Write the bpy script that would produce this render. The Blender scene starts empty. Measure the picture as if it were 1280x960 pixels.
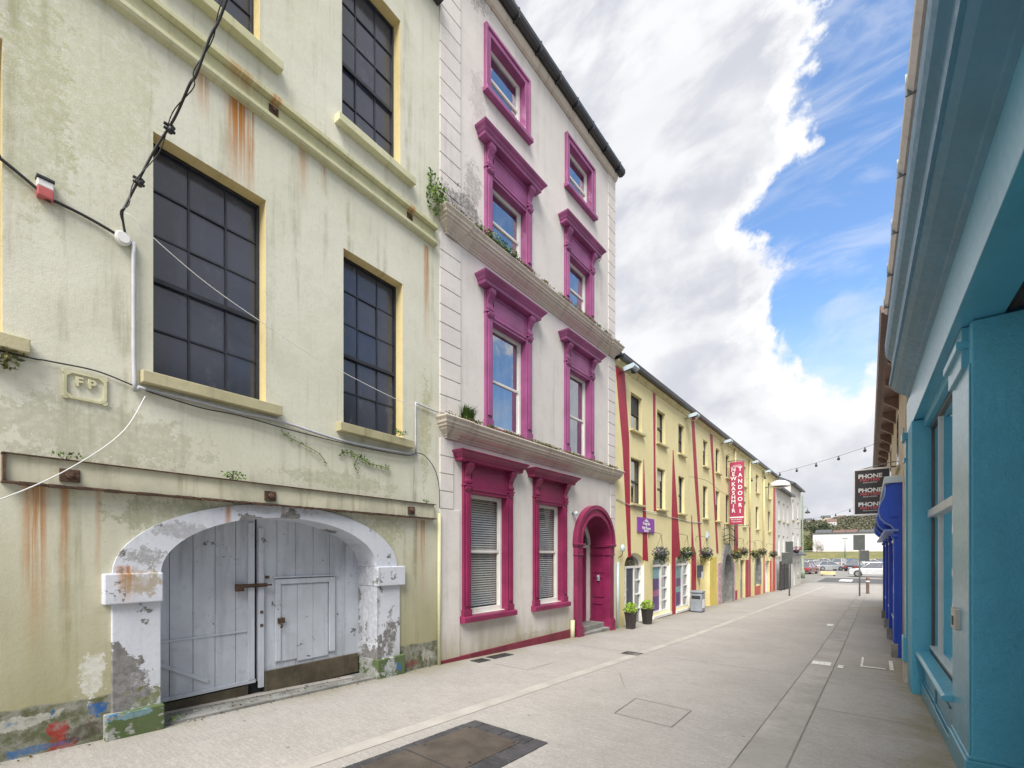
import bpy, bmesh, math, random
from mathutils import Vector, Matrix, noise as mn
from mathutils.geometry import delaunay_2d_cdt
R = math.radians
scene = bpy.context.scene
col = scene.collection
rnd = random.Random(7)

# ------------------------------------------------------------------ ground profile
EYE = 1.6
def g(Y):
    if Y < 10.6: return EYE - (1.55 + .034 * (Y - 1.2))
    if Y < 42: return EYE - (1.87 + .021 * (Y - 10.6))
    return EYE - (1.87 + .021 * 31.4) - .01

# ------------------------------------------------------------------ shader helpers
class NT:
    def __init__(s, tree): s.t = tree; s.n = tree.nodes; s.l = tree.links
    def new(s, typ, **kw):
        n = s.n.new(typ)
        for k, v in kw.items(): setattr(n, k, v)
        return n
    def put(s, sock, v):
        if hasattr(v, 'is_linked') or isinstance(v, bpy.types.NodeSocket): s.l.new(v, sock)
        else:
            if isinstance(v, (tuple, list)) and len(v) == 3 and sock.type == 'RGBA': v = (*v, 1)
            sock.default_value = v
    def m(s, op, a, b=0.0, c=None, clamp=False):
        n = s.new('ShaderNodeMath', operation=op, use_clamp=clamp)
        s.put(n.inputs[0], a); s.put(n.inputs[1], b)
        if c is not None: s.put(n.inputs[2], c)
        return n.outputs[0]
    def add(s, a, b): return s.m('ADD', a, b)
    def sub(s, a, b): return s.m('SUBTRACT', a, b)
    def mul(s, a, b): return s.m('MULTIPLY', a, b)
    def mx(s, a, b): return s.m('MAXIMUM', a, b)
    def mix(s, f, a, b, mode='MIX'):
        n = s.new('ShaderNodeMix', data_type='RGBA', blend_type=mode)
        s.put(n.inputs[0], f); s.put(n.inputs[6], a); s.put(n.inputs[7], b)
        return n.outputs[2]
    def ramp(s, v, lo, hi, a=0.0, b=1.0):
        n = s.new('ShaderNodeMapRange', interpolation_type='SMOOTHSTEP')
        s.put(n.inputs[0], v); s.put(n.inputs[1], lo); s.put(n.inputs[2], hi); s.put(n.inputs[3], a); s.put(n.inputs[4], b)
        return n.outputs[0]
    def noise(s, vec, scale, detail=4, rough=.55, dist=0.0):
        n = s.new('ShaderNodeTexNoise')
        s.put(n.inputs['Vector'], vec); n.inputs['Scale'].default_value = scale
        n.inputs['Detail'].default_value = detail; n.inputs['Roughness'].default_value = rough
        n.inputs['Distortion'].default_value = dist
        return n.outputs[0]
    def voro(s, vec, scale, feat='F1'):
        n = s.new('ShaderNodeTexVoronoi', feature=feat)
        s.put(n.inputs['Vector'], vec); n.inputs['Scale'].default_value = scale
        return n.outputs[0]
    def sep(s, v):
        n = s.new('ShaderNodeSeparateXYZ'); s.put(n.inputs[0], v); return n.outputs
    def comb(s, x, y, z):
        n = s.new('ShaderNodeCombineXYZ'); s.put(n.inputs[0], x); s.put(n.inputs[1], y); s.put(n.inputs[2], z); return n.outputs[0]
    def obj(s): return s.new('ShaderNodeTexCoord').outputs['Object']
    def scale(s, v, x, y, z):
        n = s.new('ShaderNodeVectorMath', operation='MULTIPLY'); s.put(n.inputs[0], v); n.inputs[1].default_value = (x, y, z); return n.outputs[0]
    def bump(s, h, strength=.3, dist=.02, normal=None):
        n = s.new('ShaderNodeBump'); s.put(n.inputs['Height'], h); n.inputs['Strength'].default_value = strength
        n.inputs['Distance'].default_value = dist
        if normal is not None: s.l.new(normal, n.inputs['Normal'])
        return n.outputs[0]

def mat(name):
    m = bpy.data.materials.new(name); m.use_nodes = True
    nt = NT(m.node_tree); bs = m.node_tree.nodes['Principled BSDF']
    return m, nt, bs

def paint(name, c, rough=.45, var=.18, dirt=.25, dirtc=(.12, .11, .09), scale=3.0, bump=.15, metal=0.0, chips=0.0, chipc=(.2, .19, .17), spec=.5):
    m, t, b = mat(name); v = t.obj()
    n1 = t.noise(v, scale, 5); n2 = t.noise(v, scale * 9, 3)
    c1 = t.mix(t.ramp(n1, .3, .7), tuple(x * (1 - var) for x in c), tuple(min(1, x * (1 + var)) for x in c))
    st = t.noise(t.scale(v, 7, 7, .8), scale * .8, 4)
    d = t.mul(t.ramp(st, .5, .78), dirt)
    c2 = t.mix(d, c1, dirtc)
    c2 = t.mix(t.mul(t.ramp(n2, .55, .8), dirt * .6), c2, dirtc)
    if chips > 0:
        ch = t.ramp(t.noise(v, scale * 3, 8, .7), .72 - .2 * chips, .74 - .2 * chips)
        c2 = t.mix(ch, c2, chipc)
    t.put(b.inputs['Base Color'], c2)
    t.put(b.inputs['Roughness'], t.ramp(n2, .2, .8, rough * .85, min(1, rough * 1.2)))
    b.inputs['Metallic'].default_value = metal
    b.inputs['Specular IOR Level'].default_value = spec
    t.put(b.inputs['Normal'], t.bump(t.add(t.mul(n2, .6), n1), bump, .01))
    return m

def plaster(name, c, c_alt, dirtc=(.14, .13, .09), streak=.5, algae=.6, algaec=(.16, .17, .07), alg_h=1.6, s0=0.0, rust=(), spots=(), peel=0.0,
            peelc=(.45, .44, .42), base_band=None, grain=1.0, rough=.85, slope=.034):
    """weathered render; local x runs along the street, z up.  rust: (s, halfwidth, ztop, length, strength); spots: (s, z, rs, rz, colour, strength)"""
    m, t, b = mat(name)
    v0 = t.obj()
    v = t.new('ShaderNodeVectorMath', operation='ADD'); t.put(v.inputs[0], v0); v.inputs[1].default_value = (s0, 0, 0); v = v.outputs[0]
    x, y, z = t.sep(v)
    big = t.noise(v, .55, 6, .6, .4); mid = t.noise(v, 2.7, 6, .62); fine = t.noise(v, 26, 4, .6)
    cc = t.mix(t.ramp(big, .36, .64), c, c_alt)
    cc = t.mix(t.mul(t.ramp(mid, .45, .75), .35), cc, tuple(k * .80 for k in c_alt))
    cc = t.mix(t.mul(t.ramp(fine, .45, .8), .16), cc, dirtc)
    st = t.noise(t.comb(t.mul(x, 5.5), y, t.mul(z, .33)), 1.0, 6, .65)
    st2 = t.noise(t.comb(t.mul(x, 22), y, t.mul(z, .7)), 1.0, 3, .5)
    sm = t.mul(t.ramp(st, .5, .74), t.ramp(mid, .3, .62))
    cc = t.mix(t.mul(sm, streak), cc, dirtc)
    cc = t.mix(t.mul(t.mul(t.ramp(st2, .58, .78), t.ramp(big, .4, .6)), streak * .35), cc, dirtc)
    # algae rising from the pavement
    zg = t.add(z, t.mul(x, slope)) if slope else z
    wob = t.mul(t.sub(t.noise(t.comb(t.mul(x, 2.5), y, t.mul(z, .5)), 1.0, 5), .5), 1.8)
    al = t.ramp(t.add(zg, wob), alg_h, -.25)
    cc = t.mix(t.mul(al, algae), cc, algaec)
    for (s, hw, zt, ln, k) in rust:
        dx = t.m('ABSOLUTE', t.sub(t.add(x, t.mul(t.sub(t.noise(t.comb(0.0, 0.0, z), 2.2, 2), .5), .05)), s))
        mk = t.ramp(dx, hw, hw * .15)
        f = t.mul(t.ramp(z, zt - ln, zt - ln * .05), t.ramp(z, zt + .015, zt - .01))
        nn = t.ramp(t.noise(t.comb(t.mul(x, 34), y, t.mul(z, .9)), 1.0, 4), .30, .54)
        cc = t.mix(t.mul(t.mul(mk, f), t.mul(nn, k)), cc, (.40, .155, .025))
    if base_band:
        h, bc = base_band
        wb = t.mul(t.sub(t.noise(v, 4, 6, .7), .5), .10)
        bk = t.ramp(t.add(zg, wb), h + .012, h - .012)
        bn = t.mix(t.ramp(t.noise(v, 7, 6, .7), .38, .62), bc, (.10, .11, .055))
        bn = t.mix(t.ramp(t.noise(v, 3.3, 6, .7, .6), .61, .64), bn, (.22, .045, .035))
        bn = t.mix(t.ramp(t.noise(t.scale(v, 1.3, 1, 1.6), 2.9, 5, .6, .5), .63, .655), bn, (.03, .12, .26))
        cc = t.mix(bk, cc, bn)
    for (s, zc, rs, rz, sc, k) in spots:
        dx = t.mul(t.sub(x, s), 1 / rs); dz = t.mul(t.sub(z, zc), 1 / rz)
        dd = t.m('SQRT', t.add(t.mul(dx, dx), t.mul(dz, dz)))
        mk = t.ramp(t.add(dd, t.add(t.mul(t.sub(t.noise(v, 7, 9, .75), .5), 3.6), t.mul(t.sub(t.noise(v, 30, 4, .7), .5), 1.6))), .92, .84)
        cc = t.mix(t.mul(t.mul(mk, t.ramp(t.noise(v, 16, 5, .7), .34, .58, .35, 1.0)), k), cc, sc)
    if peel > 0:
        pk = t.ramp(t.add(t.noise(v, 1.9, 9, .68), t.mul(t.ramp(zg, 1.2, .0), .10)), .80 - .22 * peel, .81 - .22 * peel)
        cc = t.mix(pk, cc, t.mix(t.ramp(fine, .3, .7), peelc, tuple(k * .6 for k in peelc)))
    t.put(b.inputs['Base Color'], cc); b.inputs['Roughness'].default_value = rough
    b.inputs['Specular IOR Level'].default_value = .25
    h = t.add(t.add(t.mul(mid, .9), t.mul(fine, .22)), t.mul(t.noise(v, 90, 2), .16))
    t.put(b.inputs['Normal'], t.bump(h, .32 * grain, .020))
    return m

def fres(t, bp, f0=.05):
    g_ = t.new('ShaderNodeNewGeometry'); d = t.new('ShaderNodeVectorMath', operation='DOT_PRODUCT'); t.l.new(g_.outputs['Incoming'], d.inputs[0]); t.l.new(bp, d.inputs[1])
    return t.m('MULTIPLY_ADD', t.m('POWER', t.m('SUBTRACT', 1.0, t.m('ABSOLUTE', d.outputs['Value']), clamp=True), 4.0), 1-f0, f0)

def glassy(name, tint=(.02, .025, .03), k=.22, rough=.02, wav=.06, dirt=0.0):
    """window pane seen from a dark room's outside: dark body with a slightly wavy reflecting coat"""
    m, t, b = mat(name); out = t.n['Material Output']; v = t.obj()
    n = t.noise(v, 2.3, 2); bp = t.bump(n, wav, .05)
    f = t.m('ADD', t.m('MULTIPLY', fres(t, bp), 1.3), k, clamp=True)
    gl = t.new('ShaderNodeBsdfGlossy'); gl.inputs['Roughness'].default_value = rough; gl.inputs['Color'].default_value = (.9, .93, .95, 1); t.l.new(bp, gl.inputs['Normal'])
    df = t.new('ShaderNodeBsdfDiffuse')
    cloth = t.mix(t.ramp(t.noise(t.scale(v, 6, 6, 1.2), 1.5, 3), .42, .62), tint, tuple(x * 2.6 + .012 for x in tint))
    t.put(df.inputs[0], cloth)
    mx = t.new('ShaderNodeMixShader'); t.put(mx.inputs[0], f); t.l.new(df.outputs[0], mx.inputs[1]); t.l.new(gl.outputs[0], mx.inputs[2])
    t.l.new(mx.outputs[0], out.inputs[0]); return m

def clear_glass(name):
    m, t, b = mat(name); out = t.n['Material Output']; v = t.obj()
    bp = t.bump(t.noise(v, 2.0, 2), .05, .05)
    gl = t.new('ShaderNodeBsdfGlossy'); gl.inputs['Roughness'].default_value = .01; t.l.new(bp, gl.inputs['Normal'])
    tr = t.new('ShaderNodeBsdfTransparent'); tr.inputs[0].default_value = (.92, .94, .94, 1)
    mx = t.new('ShaderNodeMixShader'); t.put(mx.inputs[0], t.m('ADD', t.m('MULTIPLY', fres(t, bp), 1.1), .06, clamp=True))
    t.l.new(tr.outputs[0], mx.inputs[1]); t.l.new(gl.outputs[0], mx.inputs[2]); t.l.new(mx.outputs[0], out.inputs[0]); return m

def leaf_mat(name, a, b_, c=None):
    m, t, b = mat(name)
    oi = t.new('ShaderNodeNewGeometry').outputs['Random Per Island']
    cc = t.mix(oi, a, b_)
    if c: cc = t.mix(t.ramp(oi, .86, .9), cc, c)
    t.put(b.inputs['Base Color'], cc); b.inputs['Roughness'].default_value = .6
    b.inputs['Specular IOR Level'].default_value = .3
    return m

# ------------------------------------------------------------------ mesh helpers
class MB:
    def __init__(s): s.bm = bmesh.new()
    def face(s, pts):
        vs = [s.bm.verts.new(p) for p in pts]
        try: return s.bm.faces.new(vs)
        except ValueError: return None
    def box(s, x0, x1, y0, y1, z0, z1):
        if x0 > x1: x0, x1 = x1, x0
        if y0 > y1: y0, y1 = y1, y0
        v = [s.bm.verts.new(p) for p in ((x0,y0,z0),(x1,y0,z0),(x1,y1,z0),(x0,y1,z0),(x0,y0,z1),(x1,y0,z1),(x1,y1,z1),(x0,y1,z1))]
        for f in ((3,2,1,0),(4,5,6,7),(0,1,5,4),(1,2,6,5),(2,3,7,6),(3,0,4,7)): s.bm.faces.new([v[i] for i in f])
        return s
    def prism(s, poly, axis, a, b):
        """poly: list of 2D points.  axis 'x': poly=(y,z); 'y': poly=(x,z); 'z': poly=(x,y)"""
        def P(p, k):
            return {'x': (k, p[0], p[1]), 'y': (p[0], k, p[1]), 'z': (p[0], p[1], k)}[axis]
        v0 = [s.bm.verts.new(P(p, a)) for p in poly]; v1 = [s.bm.verts.new(P(p, b)) for p in poly]
        n = len(poly)
        s.bm.faces.new(v0[::-1]); s.bm.faces.new(v1)
        for i in range(n): s.bm.faces.new((v0[i], v0[(i+1) % n], v1[(i+1) % n], v1[i]))
        return s
    def moulding(s, x0, x1, prof):
        """returned moulding on a wall: prof = [(z, projection)...] bottom to top, mitred round both ends"""
        rings = []
        for z, p in prof:
            rings.append([s.bm.verts.new(q) for q in ((x0-p, .02, z), (x0-p, -p, z), (x1+p, -p, z), (x1+p, .02, z))])
        for a, b in zip(rings, rings[1:]):
            for i in range(3): s.bm.faces.new((a[i], a[i+1], b[i+1], b[i]))
        s.bm.faces.new(rings[0][::-1]); s.bm.faces.new(rings[-1])
        return s
    def tube(s, pts, r, n=8, closed=False, smooth=0):
        pts = [Vector(p) for p in pts]
        if smooth:
            out = []
            for i in range(len(pts) - 1):
                p0 = pts[max(i-1, 0)]; p1 = pts[i]; p2 = pts[i+1]; p3 = pts[min(i+2, len(pts)-1)]
                for k in range(smooth):
                    t = k / smooth
                    out.append(.5 * ((2*p1) + (p2-p0)*t + (2*p0-5*p1+4*p2-p3)*t*t + (3*p1-p0-3*p2+p3)*t**3))
            out.append(pts[-1]); pts = out
        rings = []; up = None
        for i, p in enumerate(pts):
            d = (pts[min(i+1, len(pts)-1)] - pts[max(i-1, 0)])
            if d.length < 1e-9: d = Vector((0, 0, 1))
            d.normalize()
            if up is None: up = d.orthogonal().normalized()
            up = (up - d * up.dot(d)); up = up.normalized() if up.length > 1e-6 else d.orthogonal().normalized()
            w = d.cross(up); rr = r[i] if isinstance(r, (list, tuple)) and len(r) == len(pts) else (r if not isinstance(r, (list, tuple)) else r[0] + (r[-1]-r[0])*i/max(1, len(pts)-1))
            rings.append([s.bm.verts.new(p + (up*math.cos(2*math.pi*k/n) + w*math.sin(2*math.pi*k/n))*rr) for k in range(n)])
        for a, b in zip(rings, rings[1:]):
            for k in range(n): f = s.bm.faces.new((a[k], a[(k+1) % n], b[(k+1) % n], b[k])); f.smooth = n > 5
        s.bm.faces.new(rings[0][::-1]); s.bm.faces.new(rings[-1])
        return s
    def lathe(s, prof, cx=0, cy=0, n=20, smooth=True):
        rings = [[s.bm.verts.new((cx + r*math.cos(2*math.pi*k/n), cy + r*math.sin(2*math.pi*k/n), z)) for k in range(n)] for r, z in prof]
        for a, b in zip(rings, rings[1:]):
            for k in range(n): f = s.bm.faces.new((a[k], a[(k+1) % n], b[(k+1) % n], b[k])); f.smooth = smooth
        s.bm.faces.new(rings[0][::-1]); s.bm.faces.new(rings[-1]); return s
    def leaves(s, c, rad, n, size, rg=None, squash=(1, 1, 1), drop=0):
        rg = rg or rnd; c = Vector(c)
        for i in range(n):
            while True:
                p = Vector((rg.uniform(-1, 1), rg.uniform(-1, 1), rg.uniform(-1, 1)))
                if p.length < 1: break
            p = Vector((p.x*squash[0], p.y*squash[1], p.z*squash[2])) * rad
            if drop and rg.random() < .3: p.z -= rg.random() * drop
            s.leaf(c + p, size * rg.uniform(.6, 1.3), rg)
        return s
    def leaf(s, p, sz, rg=None, d=None):
        rg = rg or rnd
        d = d or Vector((rg.uniform(-1, 1), rg.uniform(-1, 1), rg.uniform(-.6, 1))).normalized()
        w = d.cross(Vector((rg.uniform(-1, 1), rg.uniform(-1, 1), rg.uniform(-1, 1)))).normalized()
        n_ = d.cross(w)
        a = p - d*sz*.5; b = p + d*sz*.5
        s.face((a, p + w*sz*.3 + n_*sz*.06, b, p - w*sz*.3 + n_*sz*.06))
    def wall(s, outline, holes, depth, y=0.0, cap=False):
        """flat wall at y with polygonal holes and their reveals going to y+depth"""
        verts = []; edges = []
        for poly in [outline] + holes:
            k = len(verts); n = len(poly); verts += [Vector(p) for p in poly]
            edges += [(k+i, k+(i+1) % n) for i in range(n)]
        vo, eo, fo, _, _, _ = delaunay_2d_cdt(verts, edges, [], 1, 1e-5)
        def inside(p, poly):
            c = False; j = len(poly)-1
            for i in range(len(poly)):
                a, b = poly[i], poly[j]
                if (a[1] > p[1]) != (b[1] > p[1]) and p[0] < (b[0]-a[0])*(p[1]-a[1])/(b[1]-a[1]) + a[0]: c = not c
                j = i
            return c
        bv = [s.bm.verts.new((v[0], y, v[1])) for v in vo]
        for f in fo:
            cx = sum(vo[i][0] for i in f)/len(f); cz = sum(vo[i][1] for i in f)/len(f)
            if any(inside((cx, cz), h) for h in holes): continue
            try: s.bm.faces.new([bv[i] for i in f])
            except ValueError: pass
        ds = depth if isinstance(depth, (list, tuple)) else [depth]*len(holes)
        for h, dp in zip(holes, ds):
            n = len(h)
            for i in range(n):
                a, b = h[i], h[(i+1) % n]
                s.face(((a[0], y, a[1]), (b[0], y, b[1]), (b[0], y+dp, b[1]), (a[0], y+dp, a[1])))
        return s
    def build(s, name, m, parent=None, s0=0.0, loc=None, rotz=0.0, bevel=0.0, smooth=False, merge=False, recalc=True, z0=0.0):
        if merge: bmesh.ops.remove_doubles(s.bm, verts=s.bm.verts, dist=1e-4)
        if recalc: bmesh.ops.recalc_face_normals(s.bm, faces=s.bm.faces)
        if s0 or z0: bmesh.ops.translate(s.bm, verts=s.bm.verts, vec=(-s0, 0, -z0))
        me = bpy.data.meshes.new(name); s.bm.to_mesh(me); s.bm.free(); me.materials.append(m)
        if smooth:
            for p in me.polygons: p.use_smooth = True
        o = bpy.data.objects.new(name, me); col.objects.link(o)
        if parent: o.parent = parent
        if loc is not None: o.location = loc
        if rotz: o.rotation_euler.z = rotz
        if bevel:
            bv = o.modifiers.new('bevel', 'BEVEL'); bv.width = bevel; bv.segments = 2; bv.limit_method = 'ANGLE'; bv.angle_limit = R(40)
        return o

def tag(o, label, cat, group=None, kind=None):
    if label: o['label'] = label
    if cat: o['category'] = cat
    if group: o['group'] = group
    if kind: o['kind'] = kind
    return o
def thing(name, label, cat, loc=(0,0,0), rotz=0.0, group=None):
    o = bpy.data.objects.new(name, None); col.objects.link(o); o.location = loc; o.rotation_euler.z = rotz
    o.empty_display_size = .1
    return tag(o, label, cat, group)
def structure(o): o['kind'] = 'structure'; return o
def copy_tree(o, parent=None):
    c = o.copy(); col.objects.link(c)
    if parent: c.parent = parent
    for ch in list(o.children): copy_tree(ch, c)
    return c

def rect(x0, x1, z0, z1): return [(x0, z0), (x1, z0), (x1, z1), (x0, z1)]
def arch(x0, x1, z0, zs, rise, n=20):
    c = (x0+x1)/2; h = (x1-x0)/2
    return [(x0, z0), (x1, z0)] + [(c + h*math.cos(math.pi*i/n), zs + rise*math.sin(math.pi*i/n)) for i in range(n+1)]
def gothic(x0, x1, z0, zs, rise, n=10):
    c = (x0+x1)/2; h = (x1-x0)/2
    pts = [(x0, z0), (x1, z0)]
    for i in range(n+1):
        t = i/n; pts.append((x1 - h*t**1.6, zs + rise*math.sin(t*math.pi/2)))
    for i in range(n-1, -1, -1):
        t = i/n; pts.append((x0 + h*t**1.6, zs + rise*math.sin(t*math.pi/2)))
    return pts
def text_mb(txt, size, ext=.004, align='CENTER', bold=0.0, sx=1.0):
    """a text as mesh, in the x/z plane, facing -y"""
    cu = bpy.data.curves.new('t', 'FONT'); cu.body = txt; cu.size = size; cu.extrude = ext; cu.align_x = align; cu.align_y = 'CENTER'; cu.offset = bold
    cu.space_line = .95
    o = bpy.data.objects.new('t', cu); col.objects.link(o)
    dg = bpy.context.evaluated_depsgraph_get(); me = bpy.data.meshes.new_from_object(o.evaluated_get(dg))
    mb = MB(); mb.bm.from_mesh(me)
    bmesh.ops.rotate(mb.bm, verts=mb.bm.verts, cent=(0,0,0), matrix=Matrix.Rotation(R(90), 3, 'X'))
    if sx != 1: bmesh.ops.scale(mb.bm, verts=mb.bm.verts, vec=(sx, 1, 1))
    bpy.data.objects.remove(o); bpy.data.curves.remove(cu); bpy.data.meshes.remove(me)
    return mb
def shift(mb, v): bmesh.ops.translate(mb.bm, verts=mb.bm.verts, vec=v); return mb

class Fac:
    """a facade line on the ground: origin + direction; local x along the street, -y towards the street"""
    def __init__(s, px, py, dx, dy):
        L = math.hypot(dx, dy); s.p = (px, py); s.d = (dx/L, dy/L); s.rot = math.atan2(dy, dx)
    def at(s, a, o, z):   # a along, o outward
        dx, dy = s.d; return Vector((s.p[0] + dx*a + dy*o, s.p[1] + dy*a - dx*o, z))
    def Y(s, a): return s.p[1] + s.d[1]*a
FL = Fac(-5.2, 4.716, -.0464754, .9989194)
FP = Fac(-5.2, 0, 0, 1)
FR = Fac(.655, 0, .026, -.99966)      # right side: local x runs back towards the camera, so x = -distance

# ------------------------------------------------------------------ materials
M = {}
M['cream'] = plaster('cream_render', (.68, .67, .57), (.62, .615, .50), dirtc=(.25, .235, .14), streak=.8, algae=.85, algaec=(.27, .25, .12), alg_h=2.7,
    rust=((-2.84, .17, 6.23, 1.15, 1.0), (-2.72, .05, 6.23, 1.25, .9), (-3.16, .09, 6.23, .55, .6), (-2.16, .10, 6.20, .75, .5), (-.26, .08, 6.15, 1.9, .85), (-1.9, .05, 6.2, .35, .5),
          (-4.28, .10, 2.14, 1.5, .9), (-4.12, .04, 2.14, 1.3, .7), (-3.92, .03, 2.14, 1.2, .4), (-.33, .08, 2.10, 1.3, .7), (-.45, .04, 2.1, 1.0, .5), (-2.5, .06, 6.35, .2, .7)),
    spots=((-4.0, 5.6, .5, .9, (.42, .43, .22), .35), (-3.95, .62, .09, .22, (.62, .62, .58), .9), (-4.3, 5.0, .25, .9, (.36, .37, .20), .4), (-3.35, 1.95, .5, .22, (.24, .25, .14), .55),
           (-1.0, 2.0, .3, .35, (.30, .29, .13), .5), (-1.6, 2.5, .9, .1, (.27, .28, .14), .4), (-3.9, 2.6, .8, .25, (.36, .36, .24), .5), (-.3, 3.4, .12, .8, (.35, .34, .14), .5), (-4.17, .20, .07, .12, (.30, .03, .025), .9), (-4.14, .10, .09, .05, (.30, .03, .025), .9), (-3.92, .33, .06, .07, (.02, .10, .30), .95), (-4.3, .12, .2, .03, (.03, .12, .30), .8), (-3.98, .16, .14, .07, (.07, .06, .045), .8), (-4.35, .34, .25, .05, (.45, .45, .40), .8), (-.55, .05, .12, .06, (.22, .04, .05), .7), (-.25, .12, .14, .08, (.45, .45, .40), .7)),
    base_band=(.30, (.27, .27, .235)), peel=.10, peelc=(.62, .62, .57))
M['cream_reveal'] = plaster('cream_reveal_paint', (.72, .61, .33), (.66, .55, .28), dirtc=(.30, .22, .08), streak=.5, algae=0, grain=.5)
M['cream_trim'] = plaster('cream_string_course_paint', (.60, .59, .41), (.52, .51, .32), dirtc=(.17, .16, .07), streak=.6, algae=0, grain=.7,  # streak dirt, its tone darkened to stand in for underside shade too
                          rust=((-2.84, .2, 6.5, .25, .5), (-2.5, .08, 6.5, .3, .8), (-.6, .08, 6.5, .3, .8)))
M['sill'] = plaster('sill_stone', (.50, .46, .30), (.40, .37, .23), dirtc=(.10, .10, .05), streak=.6, algae=0, grain=1.2)
M['white_arch'] = plaster('arch_whitewash', (.60, .625, .69), (.54, .565, .63), dirtc=(.26, .25, .24), streak=.4, algae=.45, algaec=(.17, .17, .08), alg_h=.8, peel=1.0, peelc=(.24, .235, .23), spots=((-3.72, .48, .13, .16, (.20, .19, .185), .9), (-3.62, .36, .2, .10, (.12, .13, .03), .85), (-3.66, 1.35, .14, .12, (.30, .22, .10), .7), (-3.6, 1.6, .14, .10, (.22, .21, .20), .7), (-3.35, 1.82, .22, .08, (.24, .23, .23), .6), (-.95, .5, .08, .3, (.24, .22, .2), .7), (-1.17, .9, .05, .6, (.2, .2, .22), .5), (-2.6, 2.08, .6, .05, (.3, .29, .28), .5)),
    rust=((-2.95, .04, 2.2, .6, .9), (-2.4, .03, 2.2, .6, .7), (-3.75, .09, 1.5, .4, .9), (-1.2, .03, 2.2, .5, .6)))
M['plinth'] = plaster('flaking_plinth_paint', (.12, .16, .08), (.075, .11, .04), dirtc=(.10, .10, .05), streak=.5, algae=0, peel=.75, peelc=(.34, .35, .33),
    spots=((-3.75, .24, .22, .03, (.18, .30, .36), .8), (-.84, .08, .06, .07, (.04, .14, .35), .8), (-.98, .1, .12, .14, (.5, .52, .55), .8), (-3.6, .02, .22, .03, (.28, .05, .04), .8), (-3.85, .28, .08, .05, (.03, .13, .32), .9)))
M['gate'] = paint('gate_pale_blue_paint', (.48, .515, .575), .6, .12, .5, (.20, .21, .23), 1.6, .3, chips=.45, chipc=(.09, .09, .09))
M['gate_dark'] = paint('gate_kick_board_rot', (.085, .07, .045), .8, .4, .6, (.03, .03, .02), 3, .5)
M['steel_paint'] = paint('beam_cream_paint', (.56, .54, .41), .7, .15, .5, (.26, .20, .10), 2.2, .3, chips=.2, chipc=(.20, .08, .03))
M['rust'] = paint('rust', (.085, .048, .03), .85, .5, .5, (.04, .025, .02), 14, .8)
M['black_paint'] = paint('black_cable', (.02, .02, .022), .5, .3, .2, (.05, .05, .05), 5, .1)
M['iron'] = paint('dark_iron', (.035, .035, .038), .5, .3, .3, (.08, .06, .05), 6, .2)
M['pane_dark'] = paint('boarded_pane', (.028, .034, .056), .30, .3, .55, (.075, .08, .10), 1.3, .10, spec=.8)
M['bar_dark'] = paint('glazing_bar_black', (.02, .023, .032), .45, .3, .2, (.04, .04, .04), 6, .1)
M['white_pvc'] = paint('white_plastic', (.72, .72, .71), .4, .06, .25, (.35, .34, .30), 4, .05)
M['conduit'] = paint('grey_conduit', (.47, .48, .52), .45, .1, .2, (.2, .2, .2), 5, .05)
M['alarm_red'] = paint('alarm_red', (.45, .10, .10), .4, .1, .2, (.2, .1, .1), 9, .05)
M['pink_wall'] = plaster('pale_lilac_render', (.69, .655, .63), (.63, .60, .575), dirtc=(.30, .28, .25), streak=.4, algae=.85, algaec=(.30, .27, .15), alg_h=.85, s0=4.72,
    spots=((5.25, 7.1, .5, .35, (.10, .09, .09), .75), (5.45, 7.6, .2, .5, (.16, .15, .14), .5), (5.5, 10.9, .35, .25, (.22, .19, .17), .6), (5.6, 9.2, .2, .5, (.3, .28, .27), .4),
           (10.3, 6.95, .3, .2, (.2, .19, .18), .5), (7.0, .02, .8, .10, (.20, .18, .06), .3)), rough=.8, grain=.7)
M['cornice'] = plaster('cornice_weathered_stucco', (.60, .545, .47), (.52, .47, .40), dirtc=(.09, .08, .07), streak=.6, algae=0, s0=4.72, grain=1.2)
M['magenta'] = paint('magenta_gloss_sky_tinted', (.29, .072, .195), .38, .2, .2, (.20, .05, .12), 2.0, .12)  # upper trim copy; lilac sky reflection is mixed into its colour
M['magenta_deep'] = paint('deep_magenta_gloss_paint', (.215, .02, .075), .35, .2, .2, (.15, .03, .06), 2.0, .1)
M['skirt'] = paint('maroon_skirting_paint', (.17, .018, .04), .5, .2, .35, (.10, .07, .05), 3, .2, chips=.25)
M['sash'] = paint('white_sash_paint', (.70, .69, .66), .4, .06, .25, (.35, .32, .27), 3, .06)
M['glass'] = glassy('window_glass', (.018, .022, .028), .30)
M['glass_dim'] = glassy('window_glass_dim', (.022, .024, .028), .07, wav=.04)
M['glass_clear'] = clear_glass('clear_glass')
M['blind'] = paint('venetian_blind', (.60, .60, .58), .5, .1, .1, (.2, .2, .2), 3, .02)
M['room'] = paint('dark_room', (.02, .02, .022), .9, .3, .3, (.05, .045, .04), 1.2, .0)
M['curtain'] = paint('beige_curtain', (.12, .11, .10), .9, .3, .3, (.12, .10, .09), 2.0, .3)
M['gutter_black'] = paint('black_gutter', (.022, .025, .028), .35, .2, .3, (.07, .07, .07), 3, .1)
M['slate'] = paint('roof_slate', (.075, .08, .09), .55, .35, .4, (.10, .11, .08), 3, .5)
M['stone'] = paint('step_stone', (.21, .21, .20), .8, .3, .7, (.12, .13, .09), 3, .5)
M['yellow'] = plaster('pale_yellow_render', (.80, .72, .42), (.77, .69, .38), dirtc=(.50, .44, .22), streak=.2, algae=.4, algaec=(.55, .44, .11), alg_h=1.6, s0=10.665, slope=.028, grain=.6)
M['yellow_trim'] = paint('yellow_sill_paint', (.56, .50, .27), .6, .15, .5, (.20, .17, .06), 2, .2)
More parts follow.
